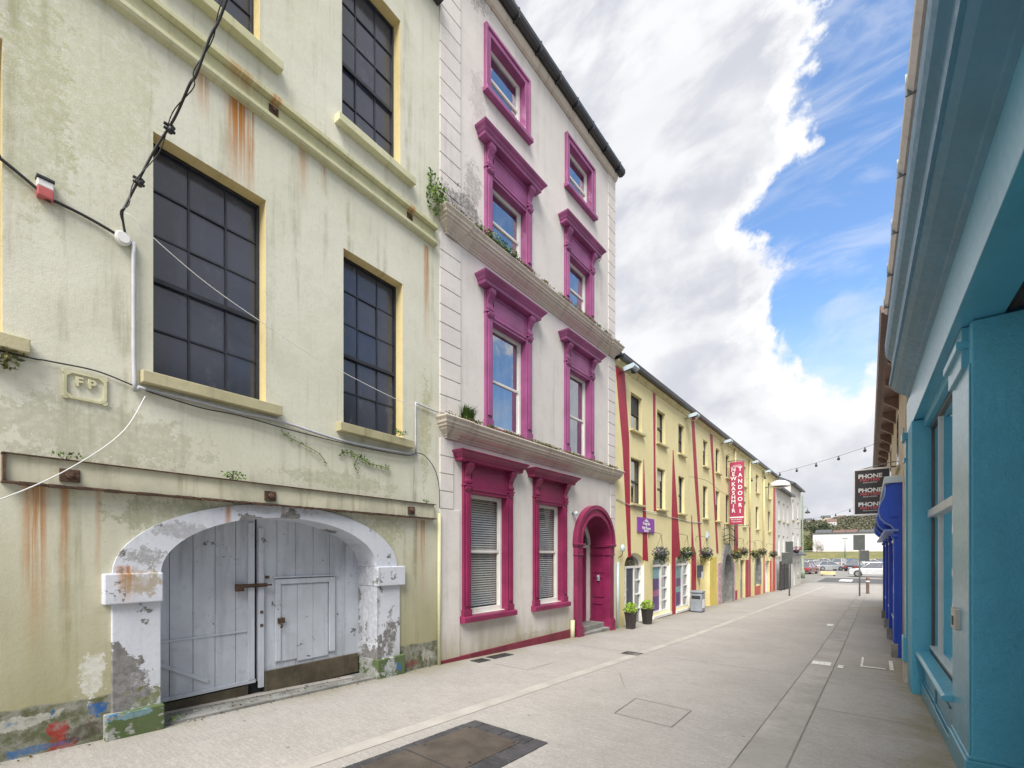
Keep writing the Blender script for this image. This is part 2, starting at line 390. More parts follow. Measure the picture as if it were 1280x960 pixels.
M['yellow_deep'] = paint('bright_yellow_paint', (.68, .55, .12), .55, .1, .3, (.4, .33, .08), 2, .15)
M['red'] = paint('crimson_stripe_paint', (.37, .014, .042), .5, .12, .2, (.25, .05, .06), 2, .1)
M['red_bright'] = paint('faded_red_paint', (.50, .07, .07), .5, .15, .3, (.35, .15, .12), 2, .1)
M['frame_dark'] = paint('dark_window_frame', (.045, .045, .05), .5, .2, .2, (.1, .1, .1), 5, .05)
M['white'] = paint('white_gloss', (.78, .78, .76), .4, .05, .15, (.45, .44, .4), 3, .05)
M['white_wall'] = plaster('off_white_render', (.62, .61, .59), (.56, .55, .53), dirtc=(.25, .24, .23), streak=.5, algae=.2, slope=0, grain=.6)
M['mauve'] = paint('mauve_stone_cladding', (.50, .34, .36), .8, .3, .4, (.28, .20, .20), 9, .7)
M['grey_stone'] = paint('grey_stone_arch', (.22, .22, .215), .8, .25, .4, (.10, .10, .09), 5, .6)
M['grey_door'] = paint('grey_door', (.24, .25, .27), .5, .1, .2, (.15, .15, .15), 3, .05)
M['slate_door'] = paint('slate_blue_door', (.06, .07, .10), .4, .15, .15, (.1, .1, .12), 2, .05)
M['poster_purple'] = paint('purple_poster', (.11, .05, .24), .3, .2, .05, (.2, .1, .3), 2, .0)
M['poster_teal'] = paint('teal_poster', (.20, .42, .48), .3, .2, .05, (.3, .5, .5), 2, .0)
M['poster_pink'] = paint('pink_poster', (.42, .12, .30), .3, .2, .05, (.3, .1, .2), 2, .0)
M['purple_sign'] = paint('purple_sign', (.26, .045, .40), .35, .08, .05, (.2, .05, .3), 2, .0)
M['kash_red'] = paint('raspberry_sign', (.34, .035, .09), .45, .08, .1, (.3, .06, .1), 2, .02)
M['teal'] = plaster('teal_masonry_paint', (.10, .40, .57), (.085, .36, .53), dirtc=(.03, .14, .20), streak=.35, algae=.5, algaec=(.07, .12, .09), alg_h=.35, slope=-.034, rough=.5, grain=2.6, peel=.12, peelc=(.15, .36, .42))  # paint tone lightened to offset the shade in the entrance recess
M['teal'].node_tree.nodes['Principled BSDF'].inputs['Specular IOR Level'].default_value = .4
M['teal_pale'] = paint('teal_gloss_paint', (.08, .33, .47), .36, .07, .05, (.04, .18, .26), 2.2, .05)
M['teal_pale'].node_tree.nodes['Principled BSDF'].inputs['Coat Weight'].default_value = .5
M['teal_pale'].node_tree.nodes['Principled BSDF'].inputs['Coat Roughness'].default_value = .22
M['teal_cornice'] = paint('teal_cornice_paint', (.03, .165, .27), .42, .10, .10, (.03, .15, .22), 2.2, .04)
M['porch'] = paint('porch_brown_boards', (.07, .045, .04), .6, .3, .3, (.03, .02, .02), 3, .2)
M['alu_gutter'] = paint('pale_grey_gutter', (.64, .62, .61), .4, .08, .3, (.25, .22, .20), 3, .08)
M['shop_frame'] = paint('anthracite_frame', (.045, .05, .055), .35, .1, .1, (.1, .1, .1), 5, .03)
M['pale_frame'] = paint('pale_blue_frame', (.46, .55, .60), .35, .06, .2, (.3, .33, .35), 4, .04)
M['royal'] = paint('royal_blue_gloss', (.01, .06, .44), .35, .1, .0, (.004, .02, .15), 2, .0)
M['royal_edge'] = paint('blue_moulding_edge', (.16, .25, .55), .35, .1, .1, (.1, .15, .3), 2, .03)
M['beige_wall'] = plaster('beige_render', (.60, .53, .40), (.55, .48, .36), dirtc=(.22, .18, .13), streak=.5, algae=.3, slope=0, grain=.8)
M['brown_gutter'] = paint('brown_eaves', (.16, .10, .085), .5, .2, .4, (.07, .05, .05), 3, .15)
M['steel'] = paint('brushed_steel', (.42, .40, .37), .35, .08, .2, (.2, .2, .2), 8, .05, metal=.7)
M['sign_black'] = paint('charcoal_sign_face', (.035, .035, .038), .45, .1, .15, (.08, .08, .08), 2, .03)
M['sign_white'] = paint('sign_white', (.75, .74, .74), .45, .05, .1, (.5, .5, .5), 3, .0)
M['sign_pink'] = paint('sign_coral_lettering', (.62, .12, .15), .45, .05, .05, (.5, .1, .1), 3, .0)
M['sign_grey'] = paint('sign_back_grey', (.085, .095, .095), .5, .12, .3, (.15, .15, .15), 4, .05, metal=.3)
M['galv'] = paint('galvanised_pole', (.20, .22, .22), .45, .12, .3, (.12, .12, .11), 4, .1, metal=.4)
M['bin'] = paint('grey_litter_bin', (.26, .29, .33), .5, .12, .3, (.15, .15, .15), 3, .1)
M['pot'] = paint('dark_plastic_planter', (.035, .03, .028), .5, .2, .3, (.08, .07, .06), 5, .1)
M['post_green'] = paint('pale_green_lamp_post', (.22, .27, .20), .5, .15, .4, (.12, .10, .07), 3, .15)
M['cover_plate'] = paint('rusty_chequer_plate', (.09, .075, .062), .6, .3, .5, (.07, .06, .055), 4, .2, metal=.25)
M['leaf'] = leaf_mat('weed_leaves', (.05, .12, .02), (.17, .26, .05))
M['leaf_dry'] = leaf_mat('moss_and_dry_grass', (.06, .075, .02), (.20, .19, .07), (.03, .03, .025))
M['leaf_lime'] = leaf_mat('lime_leaves', (.16, .30, .03), (.38, .50, .07))
M['leaf_dark'] = leaf_mat('basket_leaves', (.02, .05, .015), (.06, .11, .03))
M['fl_purple'] = leaf_mat('purple_petals', (.10, .05, .22), (.30, .18, .45))
M['fl_yellow'] = leaf_mat('yellow_petals', (.55, .35, .03), (.6, .5, .1))
M['fl_mix'] = leaf_mat('mixed_petals', (.35, .08, .10), (.10, .05, .12))
def panes_vary():
    m = M['pane_dark']; t = NT(m.node_tree); b = m.node_tree.nodes['Principled BSDF']; old = b.inputs['Base Color'].links[0].from_socket
    isl = t.new('ShaderNodeNewGeometry').outputs['Random Per Island']; v = t.obj()
    c = t.mix(t.mul(isl, .55), old, (.05, .058, .085)); cloud_refl = t.ramp(t.noise(t.scale(v, 1, 1, .7), 3.4, 7, .7), .54, .75); c = t.mix(t.mul(cloud_refl, .35), c, (.16, .165, .18))  # pale bluish noise patches: reflected cloud painted into the pane colour
    sp = t.ramp(t.noise(v, 26, 5, .75), .70, .73); c = t.mix(t.mul(sp, .7), c, (.30, .36, .42)); t.put(b.inputs['Base Color'], c)
    t.put(b.inputs['Roughness'], t.ramp(cloud_refl, 0, 1, .16, .5))
panes_vary()
def chequer():
    m = M['cover_plate']; t = NT(m.node_tree); b = m.node_tree.nodes['Principled BSDF']; x, y, z = t.sep(t.obj())
    a = t.m('SINE', t.mul(t.add(x, y), 150)); c = t.m('SINE', t.mul(t.sub(x, y), 150))
    h = t.ramp(t.mul(a, c), .1, .5)
    t.put(b.inputs['Normal'], t.bump(h, .8, .006)); t.put(b.inputs['Roughness'], t.ramp(h, 0, 1, .75, .4))
chequer()

# ------------------------------------------------------------------ ground
def ground_mat():
    m, t, b = mat('street_concrete')
    v = t.obj(); x, y, z = t.sep(v)
    n1 = t.noise(v, .8, 7, .62); n2 = t.noise(v, 6, 6, .6); n3 = t.noise(v, 55, 3, .6)
    br = t.noise(t.comb(t.mul(x, 5), t.mul(y, 42), z), 1.0, 5, .65)
    c = t.mix(t.ramp(n1, .35, .65), (.325, .313, .298), (.28, .27, .256))
    c = t.mix(t.mul(t.ramp(n2, .45, .75), .35), c, (.235, .22, .20))
    c = t.mix(t.mul(t.ramp(br, .42, .66), .26), c, (.24, .225, .21))
    c = t.mix(t.mul(t.ramp(br, .52, .34), .24), c, (.42, .40, .37))
    sg = t.noise(v, 38, 4, .7); c = t.mix(t.mul(t.ramp(sg, .52, .66), .30), c, (.20, .19, .18)); c = t.mix(t.mul(t.ramp(sg, .48, .36), .28), c, (.45, .43, .40))
    sp = t.ramp(t.noise(v, 120, 2, .5), .60, .70); c = t.mix(t.mul(sp, .5), c, (.18, .17, .16))
    sl = t.ramp(t.noise(v, 95, 2, .5), .64, .72); c = t.mix(t.mul(sl, .5), c, (.60, .58, .54))
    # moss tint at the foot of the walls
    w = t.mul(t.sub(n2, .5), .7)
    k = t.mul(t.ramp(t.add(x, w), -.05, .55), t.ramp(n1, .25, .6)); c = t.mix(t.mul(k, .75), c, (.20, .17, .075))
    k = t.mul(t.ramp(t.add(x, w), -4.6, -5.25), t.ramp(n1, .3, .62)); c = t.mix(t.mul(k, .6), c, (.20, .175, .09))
    # old stains and repairs
    st = t.ramp(t.noise(v, 1.7, 5, .6, .8), .60, .74); c = t.mix(t.mul(st, .28), c, (.17, .16, .15))
    gum = t.voro(v, 2.1); c = t.mix(t.mul(t.ramp(gum, .045, .03), .55), c, (.12, .115, .11))
    far = t.ramp(y, 48.3, 48.6); c = t.mix(t.mul(far, .55), c, (.15, .15, .15))
    t.put(b.inputs['Base Color'], c); b.inputs['Roughness'].default_value = .82; b.inputs['Specular IOR Level'].default_value = .3
    h = t.add(t.mul(br, .5), t.add(t.mul(n3, .35), t.mul(n2, .5)))
    t.put(b.inputs['Normal'], t.bump(h, .5, .012))
    return m
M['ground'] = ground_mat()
mb = MB()
ys = [-14, -6, -2, 0] + [i for i in range(1, 11)] + [10.6] + list(range(12, 42, 3)) + [42, 60, 90, 128]
xs = [-60, -20, -8, -5.5, -3, 0, 1, 4, 20, 60, 90]
grid = [[mb.bm.verts.new((x, y, g(y))) for x in xs] for y in ys]
for j in range(len(ys)-1):
    for i in range(len(xs)-1): mb.bm.faces.new((grid[j][i], grid[j][i+1], grid[j+1][i+1], grid[j+1][i]))
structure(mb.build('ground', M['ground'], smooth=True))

def strip_sheet(name, m, x0, x1, y0, y1, h=.004, n=24, xf=None):
    mb = MB(); prev = None
    ysx = sorted(set([y0 + (y1-y0)*i/n for i in range(n+1)] + [k for k in (10.6, 42) if y0 < k < y1] + [k for k in range(1, 11) if y0 < k < y1]))
    for y in ysx:
        a = mb.bm.verts.new((x0 if xf is None else x0 + xf(y), y, g(y)+h)); b = mb.bm.verts.new((x1 if xf is None else x1 + xf(y), y, g(y)+h))
        if prev: mb.bm.faces.new((prev[0], prev[1], b, a))
        prev = (a, b)
    return structure(mb.build(name, m))
M['channel'] = paint('smooth_channel_concrete', (.30, .287, .268), .75, .16, .45, (.20, .19, .175), 1.6, .25)
M['channel2'] = paint('pale_channel_concrete', (.36, .34, .315), .75, .12, .4, (.25, .24, .22), 2.2, .3)
M['joint'] = paint('dark_joint', (.18, .17, .16), .9, .3, .3, (.2, .19, .17), 3, .2)
M['worn_white'] = paint('worn_white_marking', (.66, .66, .64), .7, .1, .5, (.33, .31, .29), 5, .2, chips=.6, chipc=(.32, .30, .28))
M['asphalt'] = paint('asphalt', (.075, .075, .078), .85, .2, .3, (.12, .12, .12), 2, .4)
strip_sheet('drainage_channel', M['channel'], -.88, -.555, -2, 33)
strip_sheet('channel_joint', M['joint'], -.892, -.882, -2, 33, .006)
strip_sheet('channel_joint', M['joint'], -.553, -.543, -2, 33, .006)
strip_sheet('drainage_channel', M['channel2'], -3.40, -3.24, -2, 44)
strip_sheet('threshold_kerb', M['channel2'], -5.42, -5.30, 1.2, 3.35, .03)
def joint(x0, x1, y0, y1, w=.008):
    mb = MB()
    L = math.hypot(x1-x0, y1-y0); nx, ny = -(y1-y0)/L*w/2, (x1-x0)/L*w/2
    k = 8
    for i in range(k):
        a = (x0+(x1-x0)*i/k, y0+(y1-y0)*i/k); b = (x0+(x1-x0)*(i+1)/k, y0+(y1-y0)*(i+1)/k)
        mb.face([(p[0]+q*nx, p[1]+q*ny, g(p[1])+.0065) for p, q in ((a, 1), (a, -1), (b, -1), (b, 1))])
    return structure(mb.build('paving_joint', M['joint']))
for a in ((-5.1, -.9, 7.72, 7.85), (-.54, .35, 6.1, 6.1), (-5.1, -.9, 13.2, 13.2), (-.54, .3, 11.3, 11.3), (-2.2, -1.56, 5.05, 5.03), (-1.56, -1.54, 5.03, 4.36), (-1.54, -2.14, 4.36, 4.38), (-2.14, -2.2, 4.38, 5.05),
          (-2.9, -2.5, 6.1, 5.4), (-4.6, -4.0, 5.3, 5.35), (-4.0, -4.0, 5.35, 6.0), (-3.24, -.9, 20.0, 20.0), (-3.24, -.9, 27.5, 27.5)):
    joint(a[0], a[1], a[2], a[3])
for (x0, x1, y0, y1) in ((-.86, -.60, 9.0, 9.35), (-.50, -.43, 8.9, 9.2), (-.22, -.19, 9.3, 10.4), (-.19, .1, 9.3, 9.4), (.15, .2, 9.3, 10.3), (-1.1, -.96, 15.2, 15.7)):
    strip_sheet('worn_paint_mark', M['worn_white'], x0, x1, y0, y1, .0085, 3)
strip_sheet('asphalt_patch', M['asphalt'], -4.4, 3.5, 50.5, 60, .004, 4)
strip_sheet('painted_arrow', M['worn_white'], -2.9, -1.9, 53, 57, .009, 3)
strip_sheet('stone_kerb', M['channel2'], -7, 20, 48.2, 48.5, .02, 2)

# small drains
def drain(x, y, w, l, label):
    t_ = thing('drain_grate', label, 'drain', (x, y, g(y)))
    f = MB(); sl = -.034
    f.box(-w/2, w/2, -l/2, -l/2+.03, -.02, .008).box(-w/2, w/2, l/2-.03, l/2, -.02, .008).box(-w/2, -w/2+.03, -l/2+.03, l/2-.03, -.02, .008).box(w/2-.03, w/2, -l/2+.03, l/2-.03, -.02, .008)
    f.build('frame', M['iron'], t_)
    b_ = MB()
    k = int(w/.05)
    for i in range(k): b_.box(-w/2+.035+i*(w-.07)/k, -w/2+.035+i*(w-.07)/k+.025, -l/2+.03, l/2-.03, -.018, .006)
    b_.build('bars', M['iron'], t_); t_.rotation_euler.x = -math.atan(.034)
drain(-3.42, 7.69, .3, .28, 'small square iron drain grate in the left channel of the street')
drain(-4.93, 5.35, .2, .28, 'nearer of the two dark vent grates at the foot of the lilac wall')
drain(-4.95, 5.85, .2, .5, 'longer dark vent grate at the foot of the lilac wall under the window')

# big access cover
t_ = thing('access_cover', 'large rusty chequer plate cover in a dark brick frame set in the street', 'access cover', (-2.6, 2.2, g(2.2)))
t_.rotation_euler.x = -math.atan(.034)
f = MB()
for (a, b_, c, d) in ((-.46, .40, .88, 1.04), (-.46, .40, -1.5, -1.34)): 
    n = 6
    for i in range(n): f.box(a+(b_-a)*i/n+.004, a+(b_-a)*(i+1)/n-.004, c, d, -.04, .008+rnd.uniform(0, .003))
for i in range(18):
    y0 = -1.34+i*2.22/18
    f.box(.22, .40, y0+.004, y0+2.22/18-.004, -.04, .008+rnd.uniform(0, .003)); f.box(-.46, -.38, y0+.004, y0+2.22/18-.004, -.04, .008+rnd.uniform(0, .003))
f.build('brick_frame', paint('dark_blue_brick', (.045, .045, .05), .6, .35, .5, (.12, .115, .11), 4, .3), t_, bevel=.003)
MB().box(-.375, .215, -1.335, .875, -.03, .012).build('chequer_plate', M['cover_plate'], t_, bevel=.003)
for y in (-.6, .14): MB().box(-.375, .215, y-.006, y+.006, .0125, .0135).build('plate_seam', M['iron'], t_)
for x in (-.34, .18):
    for y in (-.9, -.3, .3, .84): MB().lathe([(.012, .012), (.012, .018), (.005, .02)], x, y, 8).build('bolt', M['iron'], t_)

# ================================================================== LEFT CREAM BUILDING
LB = thing('cream_warehouse', 'weathered cream rendered warehouse with black boarded windows and an arched gate', 'building', (FL.p[0], FL.p[1], 0), FL.rot)
wins = [(-3.55, -2.57, 3.22, 5.37), (-1.64, -.71, 3.22, 5.37), (-3.58, -2.63, 6.93, 9.0), (-1.66, -.75, 6.93, 9.0), (-5.5, -4.45, 3.22, 5.37), (-7.5, -6.55, 3.22, 5.37), (-5.5, -4.55, 6.93, 9.0), (-7.5, -6.55, 6.93, 9.0)]
gate_hole = arch(-3.50, -1.17, -1, 1.44, .56, 28)
mb = MB(); mb.wall(rect(-9, 0, -1.2, 10.0), [rect(a-.0, b, c, d) for a, b, c, d in wins] + [gate_hole], [.0]*len(wins) + [0.0])
mb.box(-9, 0, .9, 8, -1.2, 10.0)
mb.face(((0, 0, -1.2), (0, .9, -1.2), (0, .9, 10), (0, 0, 10))); mb.face(((-9, 0, -1.2), (-9, .9, -1.2), (-9, .9, 10), (-9, 0, 10))); mb.face(((-9, 0, 10), (0, 0, 10), (0, .9, 10), (-9, .9, 10)))
mb.build('wall', M['cream'], LB, recalc=False)
for i, (a, b_, c, d) in enumerate(wins):
    rv = MB()
    w = .17
    for q in (((a, 0, c), (a, w, c), (a, w, d), (a, 0, d)), ((b_, 0, c), (b_, w, c), (b_, w, d), (b_, 0, d)), ((a, 0, d), (b_, 0, d), (b_, w, d), (a, w, d)), ((a, 0, c), (b_, 0, c), (b_, w, c), (a, w, c))): rv.face(q)
    wn = rv.build('window', M['cream_reveal'], LB)
    zm = c + (d-c)*.42
    pc = MB(); zl = [c, c+(zm-c)*.5, zm, zm+(d-zm)/3, zm+(d-zm)*2/3, d]
    for k in range(3):
        for q_ in range(5):
            xa = a+(b_-a)*k/3; xb = a+(b_-a)*(k+1)/3; j = [rnd.uniform(-.004, .004) for _ in range(3)]
            pc.face(((xa, w+j[0], zl[q_]), (xb, w+j[1], zl[q_]), (xb, w+j[1]+j[2], zl[q_+1]), (xa, w+j[0]+j[2], zl[q_+1])))
    pc.build('pane', M['pane_dark'], wn)
    MB().box(a, b_, w+.012, w+.03, c, d).build('backing_board', M['bar_dark'], wn)
    bars = MB()
    for k in (1, 2): x = a+(b_-a)*k/3; bars.box(x-.008, x+.008, w-.012, w-.001, c+.03, zm-.03); bars.box(x-.008, x+.008, w-.012, w-.001, zm+.03, d-.03)
    for zz in (c+(zm-c)*.5, zm+(d-zm)/3, zm+(d-zm)*2/3): bars.box(a+.03, b_-.03, w-.0135, w-.0015, zz-.008, zz+.008)
    bars.build('glazing_bars', M['bar_dark'], wn)
    fr = MB(); fr.box(a, a+.03, w-.03, w+.001, c, d).box(b_-.03, b_, w-.03, w+.001, c, d).box(a+.03, b_-.03, w-.03, w+.001, d-.03, d).box(a+.03, b_-.03, w-.03, w+.001, c, c+.04)
    fr.box(a+.03, b_-.03, w-.035, w-.0145, zm-.022, zm+.022)
    fr.build('frame', M['bar_dark'], wn, bevel=.003)
    sl = MB(); up = i in (2, 3, 6, 7)
    pj = .10
    sl.prism([(.12, c+.0), (-pj, c-.025), (-pj, c-(.13 if not up else .12)), (.0, c-(.13 if not up else .12))], 'x', a-.10, b_+(.13 if not up else .2))
    sl.build('sill', M['sill'] if not up else M['cream_trim'], wn, bevel=.006)
# string course: two thin projecting lines with a flat band between
mb = MB(); x1 = -.10
mb.prism([(.01, 6.44), (-.085, 6.45), (-.085, 6.50), (.01, 6.53)], 'x', -9, x1)
mb.prism([(.01, 6.20), (-.06, 6.21), (-.075, 6.235), (-.075, 6.27), (-.02, 6.30), (.01, 6.30)], 'x', -9, x1)
mb.box(-9, x1-.01, -.02, .01, 6.30, 6.44)
mb.build('string_course', M['cream_trim'], LB, bevel=.004)
for x in (-2.50, -.60): MB().box(x-.05, x+.05, -.026, -.018, 6.33, 6.41).tube([(x, -.02, 6.37), (x, -.05, 6.37)], .018, 8).build('tie_bolt', M['rust'], LB)
# steel lintel beam with flanges and bolts
bm_ = MB(); bm_.box(-4.44, -.15, -.045, .01, 2.135, 2.335)
be = bm_.build('lintel_beam', M['steel_paint'], LB)
fl = MB(); fl.box(-4.46, -.13, -.075, .005, 2.335, 2.343); fl.box(-4.46, -.13, -.085, .005, 2.122, 2.135)
rg = random.Random(3)
for i in range(90):
    x = rg.uniform(-4.4, -.2); fl.box(x, x+rg.uniform(.02, .1), -.087-rg.uniform(0, .006), -.05, 2.119-rg.uniform(0, .008), 2.137)
fl.box(-4.455, -4.44, -.07, 0, 2.14, 2.33)
fl.build('flange', M['rust'], be)
for x in (-4.10, -2.55, -.60):
    p = MB(); p.box(x-.06, x+.06, -.062, -.044, 2.17, 2.27); pb = p.build('bolt_plate', M['rust'], be, bevel=.004)
    n_ = MB(); n_.tube([(x, -.06, 2.22), (x, -.10, 2.22)], .030, 6); n_.tube([(x, -.10, 2.22), (x, -.12, 2.22)], .014, 8); n_.build('nut', M['rust'], pb)
# arch surround
ar = MB()
def ring(mb, cx, a0, b0, a1, b1, zs, y0, y1, n=32, mat_=None):
    P0 = []; 
    for i in range(n+1):
        t = math.pi*i/n
        c, s_ = math.cos(t), math.sin(t)
        P0.append(((cx+a0*c, zs+b0*s_), (cx+a1*c, zs+b1*s_)))
    for (i0, o0), (i1, o1) in zip(P0, P0[1:]):
        v = lambda p, y: (p[0], y, p[1])
        mb.face((v(i0, y0), v(i1, y0), v(o1, y0), v(o0, y0)))
        mb.face((v(o0, y0), v(o1, y0), v(o1, y1), v(o0, y1)))
        mb.face((v(i0, y0), v(i0, y1), v(i1, y1), v(i1, y0)))
cxa = (-3.50-1.17)/2
ring(ar, cxa, 1.165, .56, 1.50, .70, 1.44, -.03, .40, 36)
ar.build('arch_ring', M['white_arch'], LB)
for a, b_ in ((-3.84, -3.50), (-1.17, -.78)): MB().box(a, b_, -.03, .40, -.5, 1.18).build('jamb', M['white_arch'], LB, bevel=.008)
for a, b_ in ((-3.90, -3.495), (-1.175, -.72)): MB().box(a, b_, -.075, .39, 1.18, 1.44).build('impost_block', M['white_arch'], LB, bevel=.012)
pl = MB(); pl.box(-3.89, -3.49, -.09, .38, -.5, .27); pl.build('plinth', M['plinth'], LB, bevel=.01)
pl = MB(); pl.box(-1.18, -.72, -.07, .38, -.5, .22); pl.build('plinth', M['plinth'], LB, bevel=.01)
# gate: two boarded leaves, wicket door in the right one
GD = .36
def clip_arch_top(x): 
    k = max(0, 1-((x-cxa)/1.165)**2); return 1.44+.56*math.sqrt(k)
def leaf_boards(x0, x1, zb, nb, name):
    lf = MB()
    for i in range(nb):
        a = x0+(x1-x0)*i/nb+.0025; b_ = x0+(x1-x0)*(i+1)/nb-.0025
        y = GD+rnd.uniform(0, .003)
        pts = [(a, zb), (b_, zb)] + [(a+(b_-a)*(1-k/4), clip_arch_top(a+(b_-a)*(1-k/4))+.03) for k in range(5)]
        lf.prism(pts, 'y', y, y+.03)
    return lf.build(name, M['gate'], LB, bevel=.003)
gl = leaf_boards(-3.52, -2.515, .17, 5, 'gate_leaf')
gr = leaf_boards(-2.495, -1.15, .17, 6, 'gate_leaf')
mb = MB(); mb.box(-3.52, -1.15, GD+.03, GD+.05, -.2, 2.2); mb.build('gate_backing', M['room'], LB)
mb = MB(); mb.box(-3.5, -2.60, GD-.012, GD-.001, .745, .765); mb.box(-3.5, -2.52, GD-.025, GD-.001, .17, .21)
mb.prism([(-3.5, .62), (-3.5, .58), (-3.0, .27), (-2.97, .30)], 'y', GD-.014, GD-.001); mb.box(-2.60, -2.535, GD-.03, GD-.001, .21, 1.95); mb.build('rail', M['gate'], gl, bevel=.003)
mb = MB(); mb.box(-3.5, -2.60, GD-.02, GD+.02, -.02, .155); mb.build('kick_board', M['gate_dark'], gl)
mb = MB(); mb.box(-2.49, -2.43, GD-.03, GD-.001, .10, 1.9); mb.build('meeting_stile', M['gate'], gr, bevel=.004)
mb = MB(); mb.box(-2.42, -1.2, GD-.035, GD+.02, .02, .27); mb.build('kick_board', M['gate_dark'], gr, bevel=.003)
wk = MB(); wk.box(-2.30, -2.24, GD-.03, GD-.002, .36, 1.31); wk.box(-1.62, -1.54, GD-.03, GD-.002, .36, 1.31); wk.box(-2.24, -1.62, GD-.03, GD-.002, 1.25, 1.31)
wk.box(-2.32, -1.5, GD-.036, GD-.002, 1.325, 1.34)
wkd = wk.build('wicket_door', M['gate'], gr, bevel=.004)
wb = MB()
for i in range(3): wb.box(-2.235+i*.203, -2.235+(i+1)*.203-.005, GD-.014, GD-.003, .30+rnd.uniform(0, .05), 1.245)
wb.build('boards', M['gate'], wkd, bevel=.003)
mb = MB(); mb.box(-2.28, -2.20, GD-.045, GD-.03, .80, .86); mb.tube([(-2.25, GD-.05, .80), (-2.25, GD-.07, .775), (-2.25, GD-.05, .75)], .012, 8, smooth=3); mb.build('padlock', M['rust'], wkd)
mb = MB(); mb.box(-2.70, -2.40, GD-.045, GD-.03, 1.235, 1.275); mb.box(-2.74, -2.66, GD-.07, GD-.03, 1.20, 1.28); mb.tube([(-2.68, GD-.06, 1.255), (-2.36, GD-.06, 1.255)], .010, 8); mb.build('bolt_latch', M['rust'], gl, bevel=.003)
for x, z in ((-2.39, 1.34), (-2.46, .80), (-2.46, .95)): MB().box(x-.015, x+.015, GD-.036, GD-.001, z-.015, z+.015).build('rusty_fixing', M['rust'], gr)
st = MB(); st.box(-3.5, -1.17, .0, .45, -.4, -.0); 
st.bm.free()
mb = MB()
mb.prism([(-3.5, g(1.2)-.3), (-1.17, g(3.5)-.3), (-1.17, g(3.55)+.025), (-3.5, g(1.2)+.025)], 'y', -.02, .42); mb.build('threshold', M['stone'], LB)
# wall plaque FP
mb = MB()
x0, x1, z0, z1 = -4.13, -3.87, 2.84, 3.06
oc = [(x0+.035, z0), (x1-.035, z0), (x1, z0+.035), (x1, z1-.035), (x1-.035, z1), (x0+.035, z1), (x0, z1-.035), (x0, z0+.035)]
oc2 = [(x*.0+((x-(x0+x1)/2)*.86+(x0+x1)/2), (z-(z0+z1)/2)*.84+(z0+z1)/2) for x, z in oc]
n = 8
for i in range(n):
    a, b_, c, d = oc[i], oc[(i+1) % n], oc2[(i+1) % n], oc2[i]
    for y0, y1 in ((-.022, 0),):
        mb.face([(q[0], y0, q[1]) for q in (a, b_, c, d)]); mb.face([(a[0], 0, a[1]), (b_[0], 0, b_[1]), (b_[0], y0, b_[1]), (a[0], y0, a[1])]); mb.face([(d[0], 0, d[1]), (c[0], 0, c[1]), (c[0], y0, c[1]), (d[0], y0, d[1])])
for (x, z) in ((x0+.012, z0+.012), (x1-.012, z0+.012), (x0+.012, z1-.012), (x1-.012, z1-.012)): mb.tube([(x, 0, z), (x, -.02, z)], .022, 10)
pq = mb.build('wall_plaque', M['cream_trim'], LB, bevel=.003)
tm = shift(text_mb('F P', .10, .012, bold=.004), (-4.0, -.012, 2.98)); tm.build('lettering', M['cream_trim'], pq)
# eaves
mb = MB(); mb.prism([(.0, 9.90), (-.12, 9.90), (-.16, 9.94), (-.16, 10.0), (-.14, 10.01), (.05, 10.03)], 'x', -9.05, -.03); mb.build('gutter', M['gutter_black'], LB)
mb = MB(); mb.prism([(-.1, 10.02), (4.0, 12.4), (8.1, 10.02)], 'x', -9.02, -.04); mb.build('roof', M['slate'], LB)
mb = MB(); mb.tube([(-.035, -.035, 2.22), (-.035, -.035, -.2)], .028, 10); mb.build('downpipe', M['cream_trim'], LB)
# cracks/drip crust on wall right edge: small vertical blobs between buildings
# -------- fittings on the cream wall
def fthing(name, label, cat, F, a, o, z, group=None): return thing(name, label, cat, F.at(a, o, z), F.rot, group)
def cable(name, label, pts, r, m, cat='cable', n=7, smooth=6, group=None):
    p0 = Vector(pts[0]); mb = MB(); mb.tube([Vector(p)-p0 for p in pts], r, n, smooth=smooth)
    return tag(mb.build(name, m, loc=p0), label, cat, group)
A = fthing('alarm_box', 'small red and white alarm box with a dark cap on the cream wall', 'alarm box', FL, -4.235, 0, 4.40)
MB().box(-.045, .045, -.06, 0, -.005, .05).build('upper_case', M['white_pvc'], A, bevel=.006)
MB().box(-.045, .045, -.062, 0, -.08, -.006).build('lower_case', M['alarm_red'], A, bevel=.006)
MB().box(-.05, .05, -.07, 0, .05, .072).build('cap', M['gutter_black'], A, bevel=.004)
J = fthing('junction_box', 'round white junction box at the top of the grey conduit', 'junction box', FL, -3.77, 0, 4.28)
MB().tube([(0, 0, 0), (0, -.05, 0)], .055, 20).build('case', M['white_pvc'], J, bevel=.005)
MB().tube([(0, -.05, 0), (0, -.058, 0)], .045, 20).build('lid', M['white_pvc'], J, bevel=.002)
MB().box(.03, .09, -.03, 0, -.015, .015).build('outlet', M['white_pvc'], J)
def wallpts(F, lst): return [F.at(a, o, z) for a, o, z in lst]
cable('conduit_pipe', 'straight grey conduit pipe running down beside the first black window', wallpts(FL, [(-3.695, .03, 4.28), (-3.695, .03, 3.9), (-3.69, .03, 3.08), (-3.66, .03, 3.05), (-3.6, .03, 3.045)]), .017, M['conduit'], 'conduit', 8, 3)
cable('wall_cable', 'black cable from the left frame edge to the white junction box', wallpts(FL, [(-6, .02, 4.75), (-4.6, .02, 4.52), (-4.47, .02, 4.48), (-4.27, .025, 4.37), (-4.22, .03, 4.32), (-4.18, .025, 4.34), (-3.99, .02, 4.33), (-3.80, .03, 4.29)]), .012, M['black_paint'])
